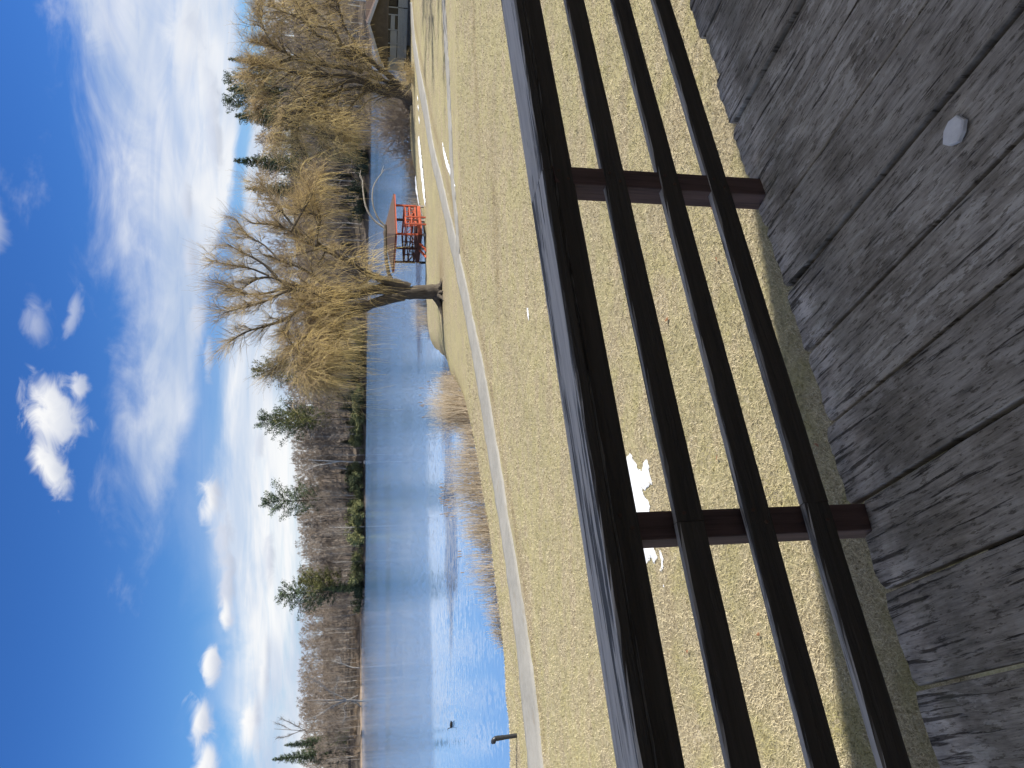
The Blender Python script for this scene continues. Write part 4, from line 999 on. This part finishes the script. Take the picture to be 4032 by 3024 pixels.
twig_bush('bush', 'brown leafless bush at the water, left of the grey thicket', gz(24.4, 79.2), 110, 2.8, 3.0, M_BUSHTWIG, .018)
twig_bush('bush', 'grey bush hanging over the cove behind the grey thicket', gz(30.5, 82.5), 160, 5.0, 5.0, M_GREYTWIG, .022)
twig_bush('bush', 'low tan weed tuft on the bank edge right of the pavilion', gz(21.5, 75.6), 60, .9, 1.2, M_BUSHTWIG, .014)

# ------------------------------------------------------------------ far shore: woods, pines, evergreen shrubs
def bare_tree_geo(h, nbr, nsub, ntw, tr=.20, twr=.026, K=7, spread_=.55, kt=4):
    tp = np.zeros((K, 3)); tp[:, 2] = np.linspace(-.8, h * .92, K); tp[1:, :2] = np.cumsum(rng.normal(0, .16 * h / 18, (K - 1, 2)), 0)
    T = tp[None]; TR = np.linspace(tr, tr * .25, K)[None]
    if rng.random() < .4:                                # forked trunk
        f = tp.copy(); a = rng.uniform(0, 6.28); w = np.clip((np.arange(K) / (K - 1) - .35), 0, 1)[:, None]
        f[:, :2] += w * np.array([math.cos(a), math.sin(a)]) * h * .22; T = np.concatenate([T, f[None]]); TR = np.concatenate([TR, TR * .75])
    p, tg, mi, t = along(T, nbr, .32, .99)
    a = rng.uniform(0, 6.283, nbr); d = np.c_[np.cos(a), np.sin(a), rng.uniform(.35, 1.5, nbr)]; d[:, :2] *= spread_ / .55
    L = h * rng.uniform(.12, .27, nbr) * (1.25 - t * .75)
    B, BR = grow(p, d, L, 5, -.06, .10, .055, .022)
    p, tg, _, _ = along(B, nsub, .2, 1); d = tg + rng.normal(0, .45, (nsub, 3)) + np.array([0, 0, .25])
    B2, B2R = grow(p, d, h * rng.uniform(.05, .12, nsub), 4, -.03, .12, .03, .014)
    src = np.concatenate([np.pad(B2, ((0, 0), (0, 1), (0, 0)), mode='edge'), B])
    p, tg, _, _ = along(src, ntw, .2, 1); d = tg + rng.normal(0, .55, (ntw, 3)) + np.array([0, 0, .2])
    W, WR = grow(p, d, h * rng.uniform(.03, .085, ntw), kt, -.02, .12, twr, twr * .4)
    return (T, TR), (B, BR), (B2, B2R), (W, WR)
def shore_y(X): return np.interp(X, FS[:, 0], FS[:, 1])
trees = []
protos = []
for k in range(9):
    h = 17.0; a, b, c_, d = bare_tree_geo(h, 26, 110, 430, .2, .032)
    bk = [M_GREYBARK, M_ASHBARK, M_GREYBARK, M_WHITEBARK][k % 4]
    r = empty('bare_tree', (0, 0, 0)); obj('trunk', mesh_np('trunk', *join_geo([tubes(*a, 5), tubes(*b, 4)]), bk, True), r)
    o = obj('crown', mesh_np('crown', *join_geo([tubes(*c_, 3), tubes(*d, 3)]), M_GREYTWIG), r); tag(o, kind='stuff'); protos.append(r)
LBL = ('leafless grey-brown tree among the bare woods on the far shore', 'tree', 'bare trees of the far woods')
first = [True] * len(protos); used_xy = []
def place_tree(k, x, y, sc_, rz, wid=1.0, label=None, group=LBL[2]):
    r = protos[k] if first[k] else copy_tree(protos[k]); first[k] = False
    r.location = (x, y, far_z(np.array([x]), np.array([y]))[0] - .2); r.scale = (sc_ * wid, sc_ * wid, sc_); r.rotation_euler = (0, 0, rz)
    tag(r, label, 'tree', label.replace(' leafless tree ', ' trees ')); return r
rows = [(2.5, 62), (8, 58), (15, 52), (23, 46), (33, 42), (45, 36)]
n_t = 0
for s_, n in rows:
    for i in range(n):
        x = -158 + (i + rnd.uniform(.1, .9)) / n * 268
        k = rnd.randrange(9)
        if s_ > 10 and k % 4 == 3 and rnd.random() < .6: k -= 1
        y = shore_y(np.array([x]))[0] + s_ + rnd.uniform(-2.5, 3)
        reg = 'left of the far point' if x < -78 else 'between the far point and the big willow' if x < -6 else 'behind the big willow and pavilion' if x < 38 else 'on the slope behind the boathouse willow'
        row = 'at the waterside' if s_ < 5 else 'low on the far hillside' if s_ < 20 else 'high on the far hillside'
        lab = ('pale-barked' if k % 4 == 3 else 'grey-brown') + ' leafless tree ' + row + ', ' + reg
        place_tree(k, x, y, rnd.uniform(.72, 1.05) * (.8 if s_ < 5 else 1.0), rnd.uniform(0, 6.28), rnd.uniform(.8, 1.15), lab); n_t += 1
# the woods beyond: too many to count
def woods():
    base = [bare_tree_geo(16, 12, 20, 95, .17, .085, 4, .6, 3) for _ in range(6)]
    geo = [(join_geo([tubes(*b[0], 3), tubes(*b[1], 3)]), join_geo([tubes(*b[2], 3), tubes(*b[3], 3)])) for b in base]
    A, B = [], []
    for i in range(1450):
        x = rnd.uniform(-230, 175); s_ = 8 + 190 * rnd.random() ** 1.25; y = shore_y(np.array([x]))[0] + s_
        z = far_z(np.array([x]), np.array([y]))[0]; sc_ = rnd.uniform(.84, 1.06); an = rnd.uniform(0, 6.28)
        Rm = np.array([[math.cos(an), -math.sin(an), 0], [math.sin(an), math.cos(an), 0], [0, 0, 1]]) * sc_
        ga, gb = geo[rnd.randrange(6)]
        A.append(((ga[0] @ Rm.T + np.array([x, y, z])), ga[1])); B.append(((gb[0] @ Rm.T + np.array([x, y, z])), gb[1]))
    o = obj('far_woods', mesh_np('far_woods', *join_geo(A + B), M_GREYTWIG)); tag(o, 'brown-grey bare woods covering the hillside behind the lake', 'woods', kind='stuff')
woods()

def quads(c, size, up=.3, asp=.6):
    """leaf-sized faces at points c"""
    n = len(c); a = unit(rng.normal(0, 1, (n, 3)) * np.array([1, 1, up])); b = np.cross(a, unit(rng.normal(0, .5, (n, 3)) + np.array([0, 0, 1]))); b = unit(b)
    s = (size * rng.uniform(.6, 1.3, n))[:, None]; b = b * asp
    V = np.stack([c - a * s, c + b * s * .7 - a * s * .2, c + a * s, c - b * s * .7 + a * s * .2], 1).reshape(-1, 3)
    return V, np.arange(n * 4).reshape(n, 4)
def pine_proto(name, h, w, kind, foliage):
    """kind 'white': open, uneven plumes; kind 'cone': close spire"""
    root = empty(name, (0, 0, 0)); tp = np.zeros((1, 8, 3)); tp[0, :, 2] = np.linspace(-1, h, 8); tp[0, 1:, :2] = np.cumsum(rng.normal(0, .05, (7, 2)), 0)
    Bs, BRs, C_ = [], [], []
    lo = .30 if kind == 'white' else .06
    hs = np.arange(lo * h, h * .985, h * (.055 if kind == 'white' else .034))
    for hh in hs:
        t = (hh / h - lo) / (1 - lo)
        prof = (1 - t) ** .75 if kind == 'cone' else (.45 + .75 * math.sin(min(1, t * 1.25 + .12) * math.pi * .75)) * (1 - t ** 2.6) ** .6 + .05
        nb = rnd.randint(4, 6) if kind == 'white' else rnd.randint(6, 8)
        a0 = rnd.uniform(0, 6.28)
        for k in range(nb):
            a = a0 + k * 6.283 / nb + rnd.uniform(-.4, .4); L = w * prof * (rnd.uniform(.45, 1.15) if kind == 'white' else rnd.uniform(.75, 1.1))
            if L < .15: continue
            rise = (.25 + .5 * t) if kind == 'white' else (-.12 + .5 * t)
            s_ = np.linspace(0, 1, 5); x = L * s_; z = hh + rise * L * s_ + .10 * L * s_ ** 2 + rnd.uniform(-.2, .2) * s_
            P = np.c_[x * math.cos(a), x * math.sin(a), z]; Bs.append(P); BRs.append(np.linspace(.05, .015, 5))
            n = max(6, int(L * (40 if kind == 'white' else 34)))
            u = rng.uniform(.30 if kind == 'white' else .15, 1.08, n)
            q = np.stack([np.interp(u, s_, P[:, i]) for i in range(3)], 1)
            q += rng.normal(0, 1, (n, 3)) * np.array([.26, .26, .13]) * (.5 + .25 * L)
            q[:, 2] += .10; C_.append(q)
    obj('trunk', mesh_np('trunk', *join_geo([tubes(tp, np.linspace(.22, .03, 8)[None], 6), tubes(np.array(Bs), np.array(BRs), 3)]), M_PINEBARK, True), root)
    o = obj('crown', mesh_np('crown', *quads(np.concatenate(C_), .20, .5, .5), foliage), root); tag(o, kind='stuff')
    return root
PP = {'white': [pine_proto('pine_tree', 14, 3.6, 'white', M_PINE) for _ in range(2)], 'gold': [pine_proto('pine_tree', 14, 3.3, 'white', M_PINEGOLD)],
      'cone': [pine_proto('pine_tree', 14, 3.4, 'cone', M_PINE)], 'hem': [pine_proto('hemlock_tree', 14, 3.8, 'cone', M_HEMLOCK)]}
pfirst = {}
def pine(kind, i, x, y, Y, label, wid=1.0, group=None, h=None):
    src = PP[kind][i % len(PP[kind])]; key = src.name
    r = src if key not in pfirst else copy_tree(src); pfirst[key] = 1
    top = at(x, y, Y); zb = far_z(top[:1], np.array([Y]))[0]; H = top[2] - zb
    sc_ = H / 14 if h is None else h / 14; zb = zb if h is None else top[2] - h
    r.location = (top[0], Y, zb); r.scale = (wid * sc_, wid * sc_, sc_); r.rotation_euler = (0, 0, rnd.uniform(0, 6.28))
    return tag(r, label, 'pine tree' if kind != 'hem' else 'hemlock', group)
pine('cone', 0, 898, 232, 262, 'dark evergreen nearest the right edge, rising above the bare woods', .62)
pine('white', 0, 897, 318, 258, 'dark pine above the leaning willow, at the left of its close cluster', .70)
pine('cone', 0, 893, 352, 266, 'dark pine in the middle of the cluster above the leaning willow', .62)
pine('white', 1, 893, 398, 262, 'tallest dark pine of the cluster above the leaning willow', .72)
pine('cone', 0, 926, 455, 256, 'broad dark pine left of the cluster above the leaning willow', .9)
pine('cone', 0, 921, 632, 252, 'lone conical pine on the skyline between the two willows', .70)
pine('hem', 0, 968, 742, 262, 'small evergreen tip on the skyline behind the top of the big willow', .6)
pine('gold', 0, 997, 1458, 276, 'yellow-green pine just left of the big willow crown', .62)
pine('white', 0, 1024, 1655, 286, 'sparse pine with a yellowish lower crown on the skyline left of the willow', .85)
pine('gold', 0, 1082, 1648, 272, 'yellowish low pine crown below the sparse skyline pine', .62)
pine('white', 1, 1040, 1973, 292, 'lone dark pine on the skyline in the middle of the far woods', .85)
pine('white', 0, 1103, 2342, 292, 'biggest pine, standing by the point on the far shore', .95)
pine('gold', 0, 1180, 2290, 286, 'yellow-green pine leaning on the biggest pine at the far point', 1.0)
pine('cone', 0, 1270, 2320, 284, 'low dark evergreen under the biggest pine at the water', .75)
pine('cone', 0, 1072, 2990, 350, 'dark pine at the left edge of the far woods', .66)
pine('cone', 0, 1120, 2935, 346, 'shorter pine beside the one at the left edge of the far woods', .6)
for k, (x, y, Y) in enumerate([(1300, 1500, 262), (1322, 1560, 264), (1290, 1450, 266), (1335, 1610, 264), (1340, 1740, 276), (1335, 1860, 278), (1345, 1930, 276), (1352, 1665, 270), (1310, 640, 240), (1335, 600, 236), (1320, 690, 242), (1350, 560, 228), (1340, 740, 244), (1330, 800, 250), (1345, 880, 252), (1340, 960, 256), (1332, 1400, 258)]):
    pine('hem', 0, x, y, Y, 'dark hemlock in the understory of the far woods', 1.1, 'hemlocks in the far understory')

for k, (x, y, h, w) in enumerate([(37, 45.5, 13, 1.7), (39.5, 50.5, 13, 1.8), (43, 56, 13.5, 1.8)]):     # beside the boathouse: their shade lies on the lawn at the right
    r = copy_tree(protos[(0, 4, 6)[k]]); z = near_z(np.array([x]), np.array([y]))[0]; r.location = (x, y, z); r.scale = (w * h / 17,) * 2 + (h / 17,); r.rotation_euler = (0, 0, k)
    tag(r, 'leafless tree on the lawn to the right of the boathouse', 'tree', 'bare trees right of the boathouse')
def shrub_proto(foliage, n=1300):
    root = empty('evergreen_shrub', (0, 0, 0)); lob = rng.normal(0, 1, (9, 3)) * np.array([1.5, 1.1, .7]) + np.array([0, 0, 1.5]); lob[:, 2] = np.abs(lob[:, 2])
    c = lob[rng.integers(0, 9, n)] + unit(rng.normal(0, 1, (n, 3))) * rng.uniform(.3, 1.25, (n, 1)); c[:, 2] = np.abs(c[:, 2])
    st, sr = grow(np.tile(np.array([[0, 0, -.3]]), (9, 1)), lob + np.array([0, 0, .3]), np.linalg.norm(lob, axis=1), 4, 0, .08, .06, .03)
    obj('stems', mesh_np('stems', *tubes(st, sr, 4), M_PINEBARK), root)
    o = obj('foliage', mesh_np('foliage', *quads(c, .24, .8, .7), foliage), root); tag(o, kind='stuff'); return root
SP = [shrub_proto(M_LAUREL), shrub_proto(M_LAUREL), shrub_proto(M_HEMLOCK)]; sfirst = [True] * 3
def shrub(k, X, s_, sc_, label='evergreen shrub in the green thicket along the far shoreline', group='evergreen shrubs along the far shore'):
    r = SP[k] if sfirst[k] else copy_tree(SP[k]); sfirst[k] = False; y = shore_y(np.array([X]))[0] + s_
    r.location = (X, y, far_z(np.array([X]), np.array([y]))[0] - .1); r.scale = (sc_ * rnd.uniform(.9, 1.3), sc_, sc_ * rnd.uniform(.75, 1.15)); r.rotation_euler = (0, 0, rnd.uniform(0, 6.28))
    tag(r, label, 'shrub', group)
X = -74.0
while X < 14:
    s_ = rnd.uniform(.6, 2.0); sc_ = rnd.uniform(.8, 1.3)
    if rnd.random() < .9: shrub(rnd.choice([0, 1, 0, 1, 2]), X, s_, sc_)
    if rnd.random() < .45: shrub(rnd.choice([0, 1, 2]), X + rnd.uniform(-1, 1), s_ + 4, sc_ * 1.15)
    X += rnd.uniform(2.2, 3.6)
for X in (-92, -88.5, -85, -80, -77): shrub(2, X, rnd.uniform(1, 4), rnd.uniform(.7, 1.2), 'dark low evergreen at the shore left of the far point', 'dark shrubs left of the far point')
for X in (52, 57, 61, 64): shrub(2, X, 1.5, rnd.uniform(1, 1.5), 'dark evergreen at the head of the cove behind the willows', 'dark shrubs at the head of the cove')

# undergrowth and fallen leaves in a brown brush strip on the left of the far shore
brush0 = None
for k in range(34):
    X = -156 + k * 2.4 + rnd.uniform(-1, 1); y = shore_y(np.array([X]))[0] + rnd.uniform(.5, 9)
    if brush0 is None: brush0 = twig_bush('brush', 'low brown brush on the leaf-covered left part of the far shore', (0, 0, 0), 36, 2.0, 2.6, M_BUSHTWIG, .03, 'brown brush on the far shore', 5); r = brush0
    else: r = copy_tree(brush0)
    q = rnd.uniform(.6, 1.3); r.location = (X, y, far_z(np.array([X]), np.array([y]))[0] - .05); r.scale = (q * 1.4, q, q); r.rotation_euler = (0, 0, rnd.uniform(0, 6.28))
def bank():
    xs = np.linspace(-230, -74, 240); ys = shore_y(xs); rows_ = []
    for o_, z in ((-.5, WATER - .2), (-.25, WATER + .25), (.3, WATER + .55), (1.6, WATER + .62), (3, WATER + .3)):
        rows_.append(np.c_[xs, ys + o_ + rng.normal(0, .12, 240), np.full(240, z) + rng.normal(0, .06, 240)])
    V = np.stack(rows_, 1); i = np.arange(240 * 5).reshape(240, 5)
    Fq = np.stack([i[:-1, :-1], i[1:, :-1], i[1:, 1:], i[:-1, 1:]], -1).reshape(-1, 4)
    tag(obj('shore_bank', mesh_np('shore_bank', V.reshape(-1, 3), Fq, M_LITTER, True)), kind='structure')
bank()
def traced_tree(name, label, limbs, Y, m_, twigs=160):
    P, Rr = limb_geo([([at(x, y, Y + dy * i / max(1, len(pts) - 1)) for i, (x, y) in enumerate(pts)], r0, r1) for pts, dy, r0, r1 in limbs], 10, 6)
    b = P[0, 0].copy(); b[2] = far_z(b[:1], b[1:2])[0]; root = empty(name, b, label, 'tree'); P = P - b; P[0, 0, 2] = min(P[0, 0, 2], -.3)
    obj('trunk', mesh_np('trunk', *tubes(P, Rr, 6), m_, True), root)
    p, tg, _, _ = along(P[1:], twigs, .2, 1); d = tg + rng.normal(0, .5, (twigs, 3)); B, BR = grow(p, d, rng.uniform(.8, 2.6, twigs), 5, -.02, .12, .045, .02)
    o = obj('crown', mesh_np('crown', *tubes(B, BR, 3), m_), root); tag(o, kind='stuff')
c4 = lambda l: [(900 + a * .5425, 2124 + b_ * .5425) for a, b_ in l]
traced_tree('pale_tree', 'white-barked spreading tree at the shore in the left part of the far woods', [
    (c4([(968, 1180), (930, 1165), (860, 1165), (760, 1168), (660, 1165), (570, 1168)]), 0, .42, .10), (c4([(868, 1165), (800, 1190), (730, 1222), (680, 1262), (600, 1300), (560, 1310)]), 1, .30, .06),
    (c4([(960, 1215), (930, 1185), (880, 1165)]), 0, .25, .2), (c4([(860, 1165), (780, 1120), (720, 1100), (690, 1060), (640, 1030), (560, 990)]), -1, .22, .05),
    (c4([(940, 1130), (900, 1150), (870, 1163)]), 0, .2, .15), (c4([(880, 1170), (830, 1210), (850, 1270), (830, 1330)]), -2, .16, .05), (c4([(740, 1165), (700, 1190), (640, 1180)]), 1, .14, .05),
    (c4([(780, 1168), (760, 1130), (780, 1060), (800, 1000)]), -2, .14, .04)], 324, M_ASHBARK, 420)
traced_tree('pale_tree', 'leaning pale dead tree left of the far point, forked at the top', [(c4([(920, 935), (870, 920), (820, 900), (750, 882)]), 0, .24, .10), (c4([(830, 905), (790, 870), (770, 880)]), 1, .14, .05), (c4([(820, 902), (810, 860), (790, 850)]), -1, .12, .05)], 333, M_WHITEBARK, 40)
c3 = lambda l: [(900 + a * .5425, 1500 + b_ * .5425) for a, b_ in l]
traced_tree('pale_tree', 'slender white-barked tree at the water in the middle of the far shore', [(c3([(985, 590), (900, 588), (820, 582), (700, 580), (580, 572)]), 0, .30, .08), (c3([(820, 582), (720, 600), (640, 612), (560, 650)]), 1, .2, .05), (c3([(860, 640), (800, 632), (770, 628)]), 2, .2, .1)], 274, M_WHITEBARK, 60)
traced_tree('pale_tree', 'broken pale trunk standing above the evergreen shrubs right of the sparse pine', [(c3([(960, 390), (880, 392), (760, 385), (690, 382)]), 0, .34, .2), (c3([(700, 384), (650, 360), (600, 400)]), 1, .16, .05)], 278, M_WHITEBARK, 30)
traced_tree('bare_tree', 'tall bare tree overtopping the far woods next to the pine at the left edge', [(c4([(960, 1400), (760, 1395), (560, 1390), (420, 1380), (330, 1375)]), 0, .34, .08), (c4([(560, 1390), (450, 1330), (380, 1300)]), 1, .18, .05), (c4([(520, 1390), (420, 1430), (350, 1440)]), -1, .18, .05), (c4([(460, 1385), (390, 1350), (340, 1330)]), 2, .14, .04)], 345, M_GREYBARK, 260)
# rocks at the far waterline and the fallen trunk at the point
def rock(label, x, y, sz, asp):
    p = on_z(x, y, WATER); bm = bmesh.new(); bmesh.ops.create_icosphere(bm, subdivisions=2, radius=1)
    for v in bm.verts: v.co = Vector((v.co.x * asp, v.co.y, v.co.z * .8)) * sz * (1 + rnd.uniform(-.14, .14))
    tag(obj('rock', bm_mesh('rock', bm, M_ROCK), None, p), label, 'rock')
rock('largest whitish rock at the far waterline, below the lone skyline pine', 1437, 2012, .9, 1.3)
rock('whitish rock at the foot of the slender white tree', 1438, 1820, .8, 1.0)
rock('small pale rock left of the largest one at the far waterline', 1437, 2058, .5, 1.2)
rock('pale rock under the broken trunk at the far waterline', 1439, 1720, .5, 1.4)
P, Rr = limb_geo([([at(1410, 2302, 286), at(1420, 2318, 285), at(1432, 2338, 284)], .22, .10), ([at(1420, 2318, 285), at(1424, 2308, 284)], .12, .05)], 8)
b = P[0, 0].copy(); tag(obj('driftwood', mesh_np('driftwood', *tubes(P - b, Rr, 6), M_WHITEBARK, True), None, b), 'bleached fallen trunk sliding into the water at the far point', 'log')

# ------------------------------------------------------------------ grass blades and leaves on the near lawn
def blades():
    n = 340000
    yy = 6.0 + 34 * rng.random(n) ** 2.6; xx = rng.uniform(-.62, .62, n) * yy
    keep = (xx * An.x + yy * An.y) > 2.3
    xx, yy = xx[keep], yy[keep]; n = len(xx)
    keep = pdist(xx, yy, PATH_MID) > 1.5; xx, yy = xx[keep], yy[keep]; n = len(xx)
    z = near_z(xx, yy); a = rng.uniform(0, 6.28, n); h = rng.uniform(.02, .07, n); w = .003 + .0003 * yy
    lean = rng.normal(0, .06, (n, 2))
    p = np.c_[xx, yy, z - .004]; e = np.c_[np.cos(a) * w, np.sin(a) * w, np.zeros(n)]; t = p + np.c_[lean, h]
    V = np.stack([p - e, p + e, t], 1).reshape(-1, 3)
    tag(obj('dry_grass', mesh_np('dry_grass', V, np.arange(n * 3).reshape(n, 3), M_BLADE)), kind='stuff')
blades()
lf0 = None
for k in range(16):
    y = rnd.uniform(7.5, 15); x = rnd.uniform(-.5, .5) * y
    if x * An.x + y * An.y < 3: continue
    z = near_z(np.array([x]), np.array([y]))[0] + .035
    if lf0 is None:
        V = [(-.05, 0, .012), (-.02, .028, .0), (.02, .024, .004), (.055, 0, .016), (.02, -.026, .002), (-.02, -.03, .006)]
        me = mesh_np('fallen_leaf', V, [(0, 1, 2, 3), (0, 3, 4, 5)], M_LEAF); lf0 = obj('fallen_leaf', me); o = lf0
    else: o = lf0.copy(); C.objects.link(o)
    o.location = (x, y, z); o.rotation_euler = (rnd.uniform(-.4, .4), rnd.uniform(-.4, .4), rnd.uniform(0, 6)); q = rnd.uniform(.6, 1.1); o.scale = (q, q, q)
    tag(o, 'small dry brown leaf lying on the straw-coloured lawn', 'leaf', 'dry leaves on the lawn')
